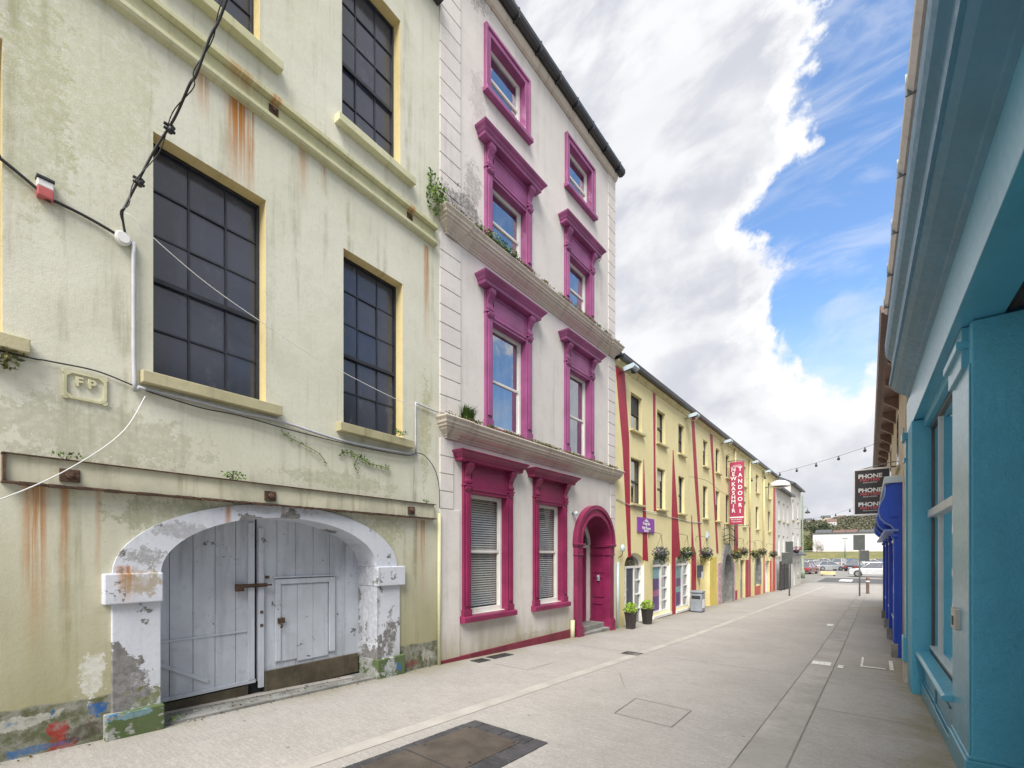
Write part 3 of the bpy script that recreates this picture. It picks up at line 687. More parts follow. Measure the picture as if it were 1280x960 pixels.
cable('wall_cable', 'grey conduit and cable bundle running under both black window sills', wallpts(FL, [(-3.62, .03, 3.045), (-3.26, .03, 3.05), (-2.84, .035, 3.035), (-2.48, .03, 3.05), (-1.76, .03, 2.99), (-1.2, .03, 2.99), (-.55, .03, 3.02), (-.48, .03, 3.03)]), .016, M['conduit'])
cable('wall_cable', 'thin black cable sagging under the grey conduit below the sills', wallpts(FL, [(-3.62, .05, 3.03), (-3.2, .05, 2.99), (-2.84, .05, 3.0), (-2.3, .05, 2.97), (-1.5, .05, 2.955), (-.7, .05, 2.98), (-.48, .05, 3.05), (-.3, .04, 3.02), (-.12, .04, 2.85), (-.04, .04, 2.6), (-.03, .04, 2.3)]), .006, M['black_paint'])
cable('wall_cable', 'thin dark cable above the raised plaque at the left', wallpts(FL, [(-6, .02, 3.1), (-4.47, .02, 3.08), (-4.22, .02, 3.09), (-3.95, .02, 3.105), (-3.75, .02, 3.07), (-3.64, .02, 3.04)]), .006, M['black_paint'])
cable('conduit_pipe', 'short grey conduit beside the second black window with a hooked top', wallpts(FL, [(-.5, .03, 3.05), (-.5, .03, 3.7), (-.48, .03, 3.76), (-.42, .03, 3.76), (-.05, .03, 3.74)]), .013, M['conduit'], 'conduit', 8, 4)
cable('overhead_cable', 'thick black cable bundle rising from the junction box towards the roof', wallpts(FL, [(-3.76, .05, 4.33), (-3.785, .08, 4.46), (-3.77, .10, 4.52), (-3.70, .12, 4.74), (-3.61, .25, 5.03), (-3.53, .45, 5.25), (-3.54, .8, 5.31), (-3.565, 1.0, 5.24), (-3.53, 1.15, 5.45), (-3.49, 1.3, 5.62), (-3.42, 1.7, 6.2), (-3.3, 2.4, 7.4)]), .0095, M['black_paint'])
cable('overhead_cable', 'thin black cable wound alongside the thick rising bundle', wallpts(FL, [(-3.76, .06, 4.35), (-3.80, .09, 4.46), (-3.75, .12, 4.54), (-3.72, .13, 4.74), (-3.58, .27, 5.03), (-3.55, .46, 5.27), (-3.52, .82, 5.29), (-3.58, 1.0, 5.26), (-3.51, 1.15, 5.46), (-3.51, 1.3, 5.63), (-3.40, 1.7, 6.2), (-3.28, 2.4, 7.4)]), .004, M['black_paint'])
for k, (a, o, z, lb) in enumerate(((-3.685, .125, 4.77, 'lower dark clamp gripping the rising cable bundle'), (-3.545, .38, 5.19, 'upper dark clamp gripping the rising cable bundle'))):
    c_ = fthing('cable_clamp', lb, 'cable clamp', FL, a, o, z, 'clamps on the rising cable bundle')
    MB().tube([(0, 0, -.03), (.02, 0, .03)], .022, 8).build('sleeve', M['black_paint'], c_); mb = MB()
    for s_ in (-.02, .015): mb.box(-.04, .04, -.012, .012, s_, s_+.012)
    mb.build('strap', M['black_paint'], c_)
cable('overhead_cable', 'thin white wire sagging across both black windows', wallpts(FL, [(-3.80, .04, 4.47), (-3.74, .12, 4.45), (-3.54, .12, 4.33), (-3.16, .12, 4.15), (-2.65, .12, 3.99), (-2.02, .12, 3.83), (-.90, .12, 3.68), (-.42, .04, 3.73)]), .0038, M['white_pvc'])
cable('overhead_cable', 'thin white wire dropping from the sill cable to the left frame edge', wallpts(FL, [(-3.62, .05, 2.98), (-3.8, .2, 2.62), (-4.12, .5, 2.27), (-4.56, 1.0, 1.92), (-5.4, 1.9, 1.4)]), .0038, M['white_pvc'])
# plants on the cream wall
def tuft(label, F, a, o, z, n, h, w=.1, m='leaf_dry', name='grass_tuft', seed=1, cat='plant', group=None, blade=.006, kind=None):
    rg = random.Random(seed); mb = MB()
    for i in range(n):
        x = rg.uniform(-w, w); y = rg.uniform(-.04, .03); hh = h*rg.uniform(.4, 1); dx = rg.uniform(-.6, .6)*hh; dy = -rg.uniform(0, .5)*hh
        p0 = Vector((x, y, 0)); p1 = p0+Vector((dx*.4, dy*.4, hh*.7)); p2 = p0+Vector((dx, dy, hh*rg.uniform(.5, 1))); s_ = Vector((blade, blade*.4, 0))
        mb.face((p0-s_, p0+s_, p1+s_*.7, p1-s_*.7)); mb.face((p1-s_*.7, p1+s_*.7, p2))
    o_ = mb.build(name, M[m], loc=F.at(a, o, z), rotz=F.rot, recalc=False)
    return tag(o_, label, cat, group, kind)
def weed(label, F, a, o, z, n, rad, size, m='leaf', seed=1, squash=(1, .5, 1), name='weed', drop=0, stems=4):
    rg = random.Random(seed)
    mb = MB(); mb.leaves((0, -.02, rad*.3), rad, n, size, rg, squash, drop)
    r_ = thing(name, label, 'plant', F.at(a, o, z), F.rot)
    mb.build('leaves', M[m], r_, recalc=False)
    mb = MB()
    for i in range(stems): mb.tube([(0, 0, -.02), (rg.uniform(-.5, .5)*rad*squash[0], -rg.uniform(0, .5)*rad, rad*rg.uniform(.3, 1)*squash[2])], .003, 4)
    mb.build('stem', M['leaf_dry'], r_)
    return r_
weed('green fern growing at the join of the cream and lilac buildings, high up', FL, -.12, .06, 6.85, 260, .22, .055, seed=2, squash=(.8, .6, 1.2))
weed('small green weed growing above the tall fern beside the lilac quoins', FL, -.2, .03, 7.2, 40, .09, .045, seed=3)
weed('green weed growing on top of the steel beam', FL, -2.92, .07, 2.355, 70, .09, .03, seed=4, squash=(1.6, .5, .5))
weed('small green weed over the left end of the steel beam', FL, -4.12, .05, 2.355, 40, .08, .028, seed=5, squash=(1.4, .4, .3))
weed('small weed on the right end of the steel beam', FL, -.35, .07, 2.355, 25, .06, .028, seed=15, squash=(1.2, .4, .3))
weed('dark fern at the left frame edge beside the thin cable', FL, -4.47, .04, 3.02, 80, .12, .05, 'leaf_dry', seed=6)
weed('green weed on the right end of the second black window sill', FL, -.84, .09, 3.23, 60, .09, .028, seed=7, squash=(1.5, .5, .4))
def ivy(label, pts, n, size, seed):
    rg = random.Random(seed); pw = wallpts(FL, pts); p0 = pw[0]
    r_ = thing('ivy', label, 'plant', p0)
    mb = MB(); mb.tube([p-p0 for p in pw], .004, 5, smooth=4); mb.build('stem', M['leaf_dry'], r_)
    mb = MB()
    for i in range(n):
        k = rg.uniform(0, len(pw)-1.001); j = int(k); p = pw[j].lerp(pw[j+1], k-j)-p0
        mb.leaf(p+Vector((rg.uniform(0, .02), rg.uniform(-.03, .03), rg.uniform(-.035, .03))), size*rg.uniform(.6, 1.2), rg)
    mb.build('leaves', M['leaf'], r_, recalc=False)
ivy('sparse ivy strand trailing under the sills between the black windows', [(-2.42, .02, 2.96), (-2.35, .02, 2.90), (-2.12, .02, 2.83), (-1.98, .02, 2.78), (-1.87, .02, 2.67)], 30, .035, 1)
ivy('denser ivy strand trailing below the second black window', [(-1.72, .02, 2.80), (-1.62, .02, 2.86), (-1.42, .03, 2.83), (-1.3, .02, 2.78), (-.95, .02, 2.76)], 130, .036, 2)
ivy('short ivy strand hanging below the denser strand', [(-1.45, .02, 2.80), (-1.5, .02, 2.72), (-1.46, .02, 2.66)], 18, .03, 3)
weed('tiny weeds in the corner of the gate threshold', FL, -3.40, -.05, g(1.3)+.03, 40, .06, .025, seed=9, squash=(1.5, 1, .5))

# dead leaves and grit gathered on the threshold and along the wall foot
rg = random.Random(91); mb = MB(); o0 = FL.at(-3.4, 0, g(1.3)+.03)
for i in range(260):
    a = rg.uniform(-3.45, -1.2) if i < 150 else rg.uniform(-4.8, -.1); oo = -abs(rg.gauss(0, .12))-.02 if i < 150 else rg.uniform(.02, .10)
    if i < 150: oo = max(oo, -.33)
    p = FL.at(a, oo, 0); p.z = g(p.y)+(.036 if i < 150 else .012)
    d = Vector((rg.uniform(-1, 1), rg.uniform(-1, 1), .1)).normalized(); mb.leaf(p-o0, rg.uniform(.008, .03), rg, d)
tag(mb.build('leaf_litter', leaf_mat('dead_leaves', (.04, .03, .02), (.12, .09, .05), (.3, .3, .28)), loc=o0, recalc=False), 'dead leaves and grit scattered on the gate threshold and wall foot', 'leaf litter', None, 'stuff')

# ================================================================== LILAC BUILDING WITH MAGENTA WINDOWS
S0 = 4.72; S1 = 10.655
PB = thing('lilac_townhouse', 'tall lilac four storey townhouse with magenta window surrounds and arched door', 'building', (-5.2, S0, 0), FP.rot)
def pbuild(mb, name, m, parent=None, **kw):
    return mb.build(name, M[m] if isinstance(m, str) else m, parent or PB, s0=S0, **kw)
# (x0,x1,z0,z1,kind)
pw = [(5.36, 6.30, .62, 2.60, 'g'), (7.28, 8.15, .62, 2.60, 'g'), (5.90, 6.87, 3.80, 5.60, 'f'), (8.42, 9.32, 3.80, 5.60, 'f'), (5.90, 6.87, 6.95, 8.05, 'f'), (8.42, 9.32, 6.95, 8.05, 'f'),
      (5.86, 6.84, 9.50, 10.45, 'a'), (8.42, 9.40, 9.50, 10.45, 'a')]
door_c, door_r, door_zs = 9.52, .66, 1.84
dh = arch(door_c-door_r, door_c+door_r, -1.2, door_zs, .63, 24)
mb = MB(); mb.wall(rect(S0, S1, -1.2, 11.2), [rect(a, b_, c, d) for a, b_, c, d, k in pw] + [dh], [.16]*8 + [.5])
mb.box(S0, S1, .9, 8, -1.2, 11.2); mb.face(((S0, 0, -1.2), (S0, .9, -1.2), (S0, .9, 11.2), (S0, 0, 11.2))); mb.face(((S1, 0, -1.2), (S1, .9, -1.2), (S1, .9, 11.2), (S1, 0, 11.2))); mb.face(((S0, 0, 11.2), (S1, 0, 11.2), (S1, .9, 11.2), (S0, .9, 11.2)))
pbuild(mb, 'wall', 'pink_wall', recalc=False)
# rusticated quoin strips
def quoins(mb, x0, x1, z0, z1, h=.275, pr=.018):
    n = max(1, round((z1-z0)/h)); hh = (z1-z0)/n
    for i in range(n): mb.box(x0, x1, -pr, .01, z0+i*hh+.007, z0+(i+1)*hh-.007)
    mb.box(x0+.002, x1-.002, -.004, .01, z0, z1)
for x0, x1, z0, z1 in ((S0+.002, 5.16, 3.76, 6.52), (S0+.002, 5.16, 6.88, 11.1), (10.28, S1-.002, 3.76, 6.52), (10.28, S1-.002, 6.88, 11.1), (10.40, S1-.002, 1.9, 3.38), (S0+.002, 5.0, 2.3, 3.38)):
    mb = MB(); quoins(mb, x0, x1, z0, z1); pbuild(mb, 'quoin_strip', 'pink_wall', bevel=.005)
pbuild(MB().box(S0+.002, 5.14, -.018, .01, -.6, 2.295), 'quoin_strip', 'pink_wall', bevel=.005)
# cornices
cp = [(0, .02), (.03, .025), (.035, .04), (.06, .045), (.075, .07), (.10, .10), (.115, .12), (.15, .125), (.155, .15), (.19, .155), (.20, .175), (.235, .18), (.27, .205), (.285, .21), (.30, .20), (.315, .08)]
for z, w in ((6.53, 1.0), (3.39, 1.0)):
    mb = MB(); mb.moulding(S0+.14, S1-.14, [(z+a, b_) for a, b_ in cp])
    # break forward over the quoin strips
    mb.moulding(S0+.16, S0+.30, [(z+a-.001, b_+.03) for a, b_ in cp]); mb.moulding(S1-.30, S1-.16, [(z+a-.001, b_+.03) for a, b_ in cp])
    pbuild(mb, 'cornice', 'cornice', smooth=False)
mb = MB(); mb.box(S0+.01, 8.60, -.03, .01, -.8, -.02); pbuild(mb, 'skirting', 'skirt', bevel=.005)
mb = MB(); mb.prism([(-.01, 11.0), (-.06, 11.02), (-.10, 11.10), (-.10, 11.16), (0, 11.16)], 'x', S0+.01, S1-.01); pbuild(mb, 'eaves_course', 'cornice')
mb = MB(); mb.prism([(-.08, 11.17), (-.15, 11.15), (-.21, 11.17), (-.24, 11.22), (-.24, 11.29), (-.22, 11.29), (-.20, 11.24), (-.08, 11.24)], 'x', S0-.05, S1+.10); 
for i in range(9): x = S0+.3+i*.68; mb.box(x, x+.03, -.25, -.07, 11.12, 11.30)
pbuild(mb, 'gutter', 'gutter_black')
mb = MB(); mb.prism([(-.18, 11.27), (-.18, 11.32), (4, 13.9), (8.1, 11.3), (8.1, 11.25)], 'x', S0-.02, S1+.04); rf = pbuild(mb, 'roof', 'slate')
mb = MB(); mb.box(S1-.9, S1-.02, 3.4, 4.6, 12.8, 15.0); mb.box(S1-.95, S1+.03, 3.35, 4.65, 15.0, 15.15); pbuild(mb, 'chimney', 'cornice', rf)

def console(mb, x0, x1, zt, zb, pr):
    """S scroll bracket in profile, extruded along x"""
    h = zt-zb; prof = [(0, zt), (-pr, zt), (-pr*1.02, zt-.10*h), (-pr*.95, zt-.20*h), (-pr*.78, zt-.32*h), (-pr*.55, zt-.48*h), (-pr*.42, zt-.62*h), (-pr*.45, zt-.74*h), (-pr*.62, zt-.84*h), (-pr*.58, zt-.95*h), (-pr*.35, zb), (0, zb)]
    mb.prism(prof, 'x', x0, x1)
    mb.tube([(x0-.012, -pr*.72, zt-.16*h), (x1+.012, -pr*.72, zt-.16*h)], pr*.26, 12); mb.tube([(x0-.010, -pr*.38, zt-.83*h), (x1+.010, -pr*.38, zt-.83*h)], pr*.20, 12)
def surround(a, b_, c, d, kind, par, m):
    mb = MB()
    if kind == 'a':
        w = .12
        mb.box(a-w, a, -.045, .02, c-.02, d+w); mb.box(b_, b_+w, -.045, .02, c-.02, d+w); mb.box(a, b_, -.045, .02, d, d+w)
        mb.box(a-w-.02, a-w+.03, -.065, .02, c, d+w+.02); mb.box(b_+w-.03, b_+w+.02, -.065, .02, c, d+w+.02); mb.box(a-w+.03, b_+w-.03, -.065, .02, d+w-.03, d+w+.02)
        return pbuild(mb, 'surround', m, par, bevel=.005)
    w = .17 if kind == 'f' else .16
    top = d+.62 if kind == 'f' else d+.60
    zc = c-.07 if kind == 'g' else c-.06
    for x0, x1 in ((a-w, a), (b_, b_+w)):
        mb.box(x0, x1, -.05, .02, zc, d+.10)
        mb.box(x0-.015, x1+.015, -.065, .02, zc, zc+.16)                 # foot block
        mb.box(x0+.04, x1-.04, -.075, -.04, zc+.22, d-.02)            # raised fillet panel
        mb.box(x0-.012, x1+.012, -.085, .02, d+.10, d+.13)
        mb.lathe([(.001, 0), (.02, .004), (.02, .016), (.001, .02)], 0, 0, 6) if False else None
    mb.box(a-w, b_+w, -.04, .02, d+.13, top-.13)
    mb.box(a, b_, -.04, .02, d, d+.13)
    # sunk panel moulding
    for q in ((a+.02, b_-.02, d+.05, d+.07), (a+.02, b_-.02, top-.22, top-.20)): mb.box(q[0], q[1], -.055, -.035, q[2], q[3])
    for x in (a+.02, b_-.04): mb.box(x, x+.02, -.055, -.035, d+.07, top-.22)
    for x0, x1 in ((a-w+.02, a-.02), (b_+.02, b_+w-.02)): console(mb, x0, x1, top-.13, d+.13, .145)
    for x0, x1 in ((a-w+.03, a-.03), (b_+.03, b_+w-.03)): console(mb, x0, x1, d+.09, d-.05, .09)
    mb.moulding(a-w+.01, b_+w-.01, [(top-.13, .045), (top-.125, .16), (top-.07, .165), (top-.065, .18), (top-.03, .20), (top+.0, .235), (top+.03, .25), (top+.035, .24), (top+.06, .06)])
    return pbuild(mb, 'surround', m, par, bevel=.004)
def sash(a, b_, c, d, par, glass, deep=.09, blinds=False, midf=.5):
    w = .055; m_ = c+(d-c)*midf
    mb = MB()
    y0, y1 = deep, deep+.06
    mb.box(a, a+w, y0, y1, c, d).box(b_-w, b_, y0, y1, c, d).box(a+w, b_-w, y0, y1, d-w, d).box(a+w, b_-w, y0-.01, y1, c, c+w*1.4)
    mb.box(a+w, b_-w, y0+.012, y1-.01, m_-.022, m_+.022)
    for s_ in (a+w, b_-w-.03): mb.box(s_, s_+.03, y0+.025, y1-.005, c+w*1.4, m_-.022); mb.box(s_, s_+.03, y0+.010, y1-.012, m_+.022, d-w)
    pbuild(mb, 'sash', 'sash', par, bevel=.004)
    mb = MB(); mb.face(((a+w, y0+.04, c+w), (b_-w, y0+.04, c+w), (b_-w, y0+.04, m_), (a+w, y0+.04, m_))); mb.face(((a+w, y0+.028, m_), (b_-w, y0+.028, m_), (b_-w, y0+.028, d-w), (a+w, y0+.028, d-w)))
    pbuild(mb, 'pane', glass, par)
    if blinds:
        mb = MB(); z = d-.05
        while z > c+.10:
            mb.face(((a+.02, y1+.010, z-.028), (b_-.02, y1+.010, z-.028), (b_-.02, y1+.030, z), (a+.02, y1+.030, z))); z -= .040
        for x in (a+.2, b_-.2): mb.box(x, x+.006, y1+.025, y1+.031, c+.1, d-.05)
        pbuild(mb, 'blind', 'blind', par, recalc=False)
        mb = MB(); mb.box(a-.3, b_+.3, y1+.62, y1+.63, c-.3, d+.2); mb.box(a-.3, a-.29, y1+.1, y1+.62, c-.3, d+.2); mb.box(b_+.29, b_+.3, y1+.1, y1+.62, c-.3, d+.2); mb.box(a-.3, b_+.3, y1+.1, y1+.62, c-.31, c-.3); mb.box(a-.3, b_+.3, y1+.1, y1+.62, d+.2, d+.21)
        mb.box(a+.1, a+.5, y1+.4, y1+.6, c+.3, c+.9)
        pbuild(mb, 'room', 'curtain', par)
for (a, b_, c, d, k) in pw:
    mg = 'magenta_deep' if k == 'g' else 'magenta'
    sl = MB()
    if k == 'g': sl.prism([(.10, c+.0), (-.11, c-.02), (-.12, c-.04), (-.12, c-.11), (-.09, c-.12), (0, c-.12)], 'x', a-.21, b_+.20)
    elif k == 'a': sl.prism([(.10, c+.0), (-.11, c-.02), (-.11, c-.09), (0, c-.09)], 'x', a-.17, b_+.17)
    else: sl.prism([(.10, c+.0), (-.06, c-.01), (-.06, c-.06), (0, c-.06)], 'x', a, b_)
    wn = pbuild(sl, 'window', mg, bevel=.006)      # the sill is the window's own mesh
    surround(a, b_, c, d, k, wn, mg)
    lin = MB()
    for q in (((a, .001, c), (a, .14, c), (a, .14, d), (a, .001, d)), ((b_, .001, c), (b_, .14, c), (b_, .14, d), (b_, .001, d)), ((a, .001, d), (b_, .001, d), (b_, .14, d), (a, .14, d))): lin.face([(x-(.002 if x == b_ else -.002), y, z-(.002 if z == d else 0)) for x, y, z in q])
    pbuild(lin, 'reveal', mg, wn)
    sash(a, b_, c, d, wn, 'glass_clear' if k == 'g' else 'glass', blinds=(k == 'g'), midf=.52 if k == 'g' else .48)
# arched door
dr = MB()
ring(dr, door_c, door_r, .63, door_r+.22, .86, door_zs, -.10, .02, 32); ring(dr, door_c, door_r+.17, .81, door_r+.26, .90, door_zs, -.13, .02, 32); ring(dr, door_c, door_r+.02, .65, door_r+.07, .70, door_zs, -.125, -.09, 32)
ds = pbuild(dr, 'door_surround', 'magenta_deep')
mb = MB()
for x0, x1 in ((door_c-door_r-.22, door_c-door_r), (door_c+door_r, door_c+door_r+.22)):
    mb = MB()
    mb.box(x0, x1, -.10, .02, -.5, door_zs-.24); mb.box(x0-.02, x1+.02, -.14, .02, -.8, -.02); mb.box(x0-.012, x1+.012, -.125, .02, -.02, .02)
    mb.box(x0-.01, x1+.01, -.11, .02, door_zs-.24, door_zs-.06)
    for zz, e in ((door_zs-.26, .02), (door_zs-.06, .035), (door_zs-.03, .05)): mb.box(x0-e, x1+e, -.10-e, .02, zz, zz+.032)
    pbuild(mb, 'pilaster', 'magenta_deep', ds, bevel=.006)
mb = MB()  # magenta lining of the recess
n = 24; pts = arch(door_c-door_r+.002, door_c+door_r-.002, -.3, door_zs, .628, n)
for i in range(1, len(pts)-1+1):
    a = pts[i]; b_ = pts[(i+1) % len(pts)]
    mb.face(((a[0], -.09, a[1]), (b_[0], -.09, b_[1]), (b_[0], .46, b_[1]), (a[0], .46, a[1])))
xr = door_c+door_r-.003
for zz in (-.1, .55, 1.15): mb.box(xr-.02, xr, .05, .08, zz, zz+.5); mb.box(xr-.02, xr, .36, .39, zz, zz+.5); mb.box(xr-.02, xr, .08, .36, zz, zz+.03); mb.box(xr-.02, xr, .08, .36, zz+.47, zz+.5)
mb.box(xr-.035, xr, -.08, .46, door_zs-.06, door_zs-.02); mb.box(xr-.025, xr, -.08, .46, door_zs-.26, door_zs-.23); mb.box(xr-.03, xr, -.08, .46, -.3, .0)
pbuild(mb, 'door_recess', 'magenta_deep', ds, recalc=False)
da, db = door_c-door_r, door_c+door_r
mb = MB(); mb.box(da, db-.16, .46, .50, -.15, door_zs-.08)
for i in (0, 1):
    xx = da+.08+i*.5
    for zz, hh in ((.0, .5), (.6, .5), (1.2, .45)): mb.box(xx, xx+.36, .445, .46, zz, zz+hh)
dd = pbuild(mb, 'door', 'magenta_deep', bevel=.006)
mb = MB(); mb.lathe([(.012, 0), (.03, .02), (.03, .04), (.01, .055)], 0, 0, 12); bmesh.ops.rotate(mb.bm, verts=mb.bm.verts, cent=(0,0,0), matrix=Matrix.Rotation(R(90), 3, 'X')); shift(mb, (da+.15, .45, .9)); pbuild(mb, 'handle', 'steel', dd)
mb = MB(); mb.box(db-.16, db, .44, .52, -.15, door_zs-.08); mb.box(da, db, .43, .52, door_zs-.08, door_zs+.0); ring(mb, door_c, door_r-.07, .56, door_r, .63, door_zs, .43, .5, 20); pbuild(mb, 'door_frame', 'sash', dd)
fan = MB(); pts = arch(da+.02, db-.02, door_zs, door_zs, .60, 20); fan.face([(p[0], .48, p[1]) for p in pts[2:]]); pbuild(fan, 'fanlight', 'glass_dim', dd)
mb = MB(); mb.box(da, db, .04, .55, -.5, -.06); mb.box(da-.02, db+.02, -.10, .04, -.6, -.17); pbuild(mb, 'doorstep', 'stone', bevel=.01)
ic = fthing('intercom', 'pale intercom panel fixed inside the magenta arched doorway', 'intercom', FP, db-.012, -.2, 1.02)
MB().box(-.03, 0, -.03, .03, -.07, .07).build('case', M['pale_frame'], ic, bevel=.004)
MB().box(-.036, -.03, -.018, .018, -.05, .02).build('buttons', M['steel'], ic)
mb = MB(); mb.tube([(8.50, -.06, -.3), (8.50, -.06, .18)], .05, 12); pbuild(mb, 'pipe_stub', 'cream_trim')
lamp = fthing('wall_lamp', 'small round grey lamp between the magenta window and the arched door', 'wall lamp', FP, 8.60, 0, 2.50)
MB().tube([(0, 0, 0), (0, -.05, 0)], .03, 10).build('base', M['galv'], lamp); mb = MB(); mb.lathe([(.01, -.06), (.045, -.035), (.05, 0), (.03, .03), (.01, .04)], 0, -.09, 14); mb.build('globe', M['pale_frame'], lamp)
# moss and weeds on the cornices
def moss(label, a0, a1, o, z, n, size, seed):
    rg = random.Random(seed); mb = MB(); i = 0
    while i < n:
        c = rg.uniform(a0, a1)
        if mn.noise(Vector((c*2.3, seed, 0))) < -.05: 
            if rg.random() < .8: continue
        k = rg.randint(3, 9)
        for j in range(k): mb.leaf(Vector((c-a0+rg.gauss(0, .03), -o+rg.uniform(-.06, .08), rg.uniform(-.01, .035))), size*rg.uniform(.5, 1.4), rg)
        i += k
    return tag(mb.build('moss', M['leaf_dry'], loc=FP.at(a0, 0, z), rotz=FP.rot, recalc=False), label, 'moss', None, 'stuff')
moss('dark moss and dead growth along the upper stone cornice', 4.75, 10.5, .15, 6.86, 5200, .028, 4)
moss('moss and lichen crust along the lower stone cornice', 4.75, 10.5, .15, 3.72, 3600, .026, 9)
weed('green plants spilling over the upper cornice under the second floor window', FP, 5.95, .16, 6.86, 520, .15, .036, seed=21, squash=(4.2, .6, .5))
tuft('bushy green grass tuft on the lower cornice beside the first floor window', FP, 5.20, .12, 3.72, 260, .30, .13, 'leaf', seed=5, blade=.008)
weed('green weed sprouting beside the hood of the right second floor window', FP, 9.66, .06, 8.62, 130, .16, .04, seed=22, squash=(.6, .4, 1.2))
weed('small weed on the ledge of the left attic window hood', FP, 7.0, .06, 8.72, 20, .05, .03, seed=24)
weed('little weed rooted on the sill of the right second floor window', FP, 8.6, .08, 6.95, 40, .10, .03, seed=25, squash=(.5, .4, 1.2))
weed('small weed on the gutter above the left attic window', FP, 6.3, .16, 11.3, 40, .12, .03, seed=26, squash=(.6, .4, 1.2))

# ================================================================== YELLOW RESTAURANT TERRACE
T0, T1 = 10.665, 34.0
YB = thing('yellow_terrace', 'long pale yellow terrace painted with crimson tapering stripes', 'building', (-5.2, T0, 0), FP.rot)
def yb(mb, name, m, parent=None, **kw): return mb.build(name, M[m] if isinstance(m, str) else m, parent or YB, s0=T0, **kw)
yw = [(11.62, 12.37), (13.5, 14.18), (15.39, 16.0), (18.15, 18.75), (19.9, 20.5), (21.5, 22.1), (24.7, 25.4), (27.8, 28.6), (31.4, 32.2)]
holes = []; dep = []
for a, b_ in yw: holes += [rect(a, b_, 5.0, 6.0), rect(a, b_, 3.0, 4.24)]; dep += [.14, .14]
shop = [arch(11.22, 12.52, -1.2, 1.28, .36), arch(13.15, 14.62, -.22, 1.28, .36), arch(15.15, 16.62, -.25, 1.28, .36), rect(17.78, 19.02, -1.2, 1.54), gothic(20.90, 22.30, -1.2, .93, .76), rect(24.2, 25.25, -1.2, 1.32), arch(27.6, 29.0, -.1, .85, .75), rect(30.55, 31.9, -1.2, 1.2)]
holes += shop; dep += [.17, .17, .17, .5, .35, .2, .2, .2]
mb = MB(); mb.wall(rect(T0, T1, -2, 6.52), holes, dep); mb.box(T0, T1, .7, 8, -2, 6.52)
for x in (T0, T1): mb.face(((x, 0, -2), (x, .7, -2), (x, .7, 6.52), (x, 0, 6.52)))
mb.face(((T0, 0, 6.52), (T1, 0, 6.52), (T1, .7, 6.52), (T0, .7, 6.52)))
yb(mb, 'wall', 'yellow', recalc=False)
for i, (a, b_) in enumerate(yw):
    for (c, d) in ((5.0, 6.0), (3.0, 4.24)):
        mb = MB(); m_ = (c+d)/2; y = .10
        mb.box(a, a+.04, y, y+.05, c, d).box(b_-.04, b_, y, y+.05, c, d).box(a+.04, b_-.04, y, y+.05, d-.04, d).box(a+.04, b_-.04, y, y+.05, c, c+.05).box(a+.04, b_-.04, y-.01, y+.045, m_-.025, m_+.025)
        wn = yb(mb, 'window', 'frame_dark' if i != 2 else 'frame_dark')
        mb = MB().box(a+.02, b_-.02, y+.03, y+.035, c+.02, d-.02); yb(mb, 'pane', 'glass' if i < 6 else 'glass_dim', wn)
        mb = MB(); mb.prism([(.1, c), (-.09, c-.015), (-.09, c-.07), (0, c-.07)], 'x', a-.08, b_+.08); yb(mb, 'sill', 'yellow_trim', wn, bevel=.004)
        if (i, c) in ((1, 3.0), (3, 5.0), (4, 3.0), (7, 5.0)): yb(MB().box(a+.04, b_-.04, y+.020, y+.028, d-.04-(.3 if i % 2 else .5), d-.04), 'blind', 'sash', wn)
        if (i, c) in ((0, 3.0), (2, 5.0), (3, 3.0)): yb(MB().box(b_-.2, b_-.04, y+.020, y+.028, c+.05, d-.04), 'curtain', 'curtain', wn)
        if (i, c) == (0, 5.0): yb(MB().box(a+.04, b_-.04, y+.015, y+.025, m_+.02, d-.04), 'blind', 'bar_dark', wn)
mb = MB(); mb.prism([(-.0, 6.40), (-.04, 6.42), (-.05, 6.47), (-.12, 6.50), (-.12, 6.55), (0, 6.55)], 'x', T0+.01, T1-.01); yb(mb, 'eaves_course', 'yellow_trim')
mb = MB(); mb.prism([(-.10, 6.56), (-.17, 6.53), (-.23, 6.56), (-.24, 6.66), (-.22, 6.66), (-.20, 6.60), (-.10, 6.60)], 'x', T0+.02, T1+.02); yb(mb, 'gutter', 'gutter_black')
mb = MB(); mb.prism([(-.18, 6.62), (-.18, 6.68), (4, 9.3), (8.1, 6.6), (8.1, 6.55)], 'x', T0+.01, T1-.01); yb(mb, 'roof', 'slate')
# crimson tapering stripes: painted shapes 5 mm proud
def stripe(poly, m='red', k=0): yb(MB().prism(poly, 'y', -.006-.001*k, .0), 'stripe', m)
stripe([(11.44, 1.52), (11.62, 1.52), (11.50, 4.7), (11.22, 6.40), (10.68, 6.40), (11.1, 4.4)])
stripe([(12.40, 1.45), (12.80, 1.40), (12.62, 3.0), (12.50, 4.3), (12.47, 4.3), (12.42, 3.0)])
stripe([(13.22, 2.9), (13.42, 2.9), (13.35, 4.6), (13.36, 6.40), (13.16, 6.40), (13.22, 4.6)])
stripe([(14.78, -.6), (15.10, -.6), (15.12, 1.5), (15.60, 1.55), (15.30, 3.0), (14.90, 5.0), (14.84, 5.0), (14.74, 3.0), (14.74, 1.5)])
stripe([(17.78, 1.60), (17.98, 1.60), (17.5, 4.3), (17.08, 6.40), (16.74, 6.40), (17.1, 4.3)])
stripe([(20.0, 1.65), (20.3, 1.65), (19.75, 4.3), (19.42, 6.40), (19.05, 6.40), (19.5, 4.3)])
stripe([(16.74, -.7), (17.30, -.7), (17.28, 1.65), (17.0, 1.9), (16.80, 3.0), (16.74, 3.0)])
stripe([(23.0, -.9), (23.55, -.9), (23.6, -.1), (23.05, -.1)]); stripe([(22.95, 1.4), (23.75, 1.4), (23.65, 5.2), (23.05, 5.2)])
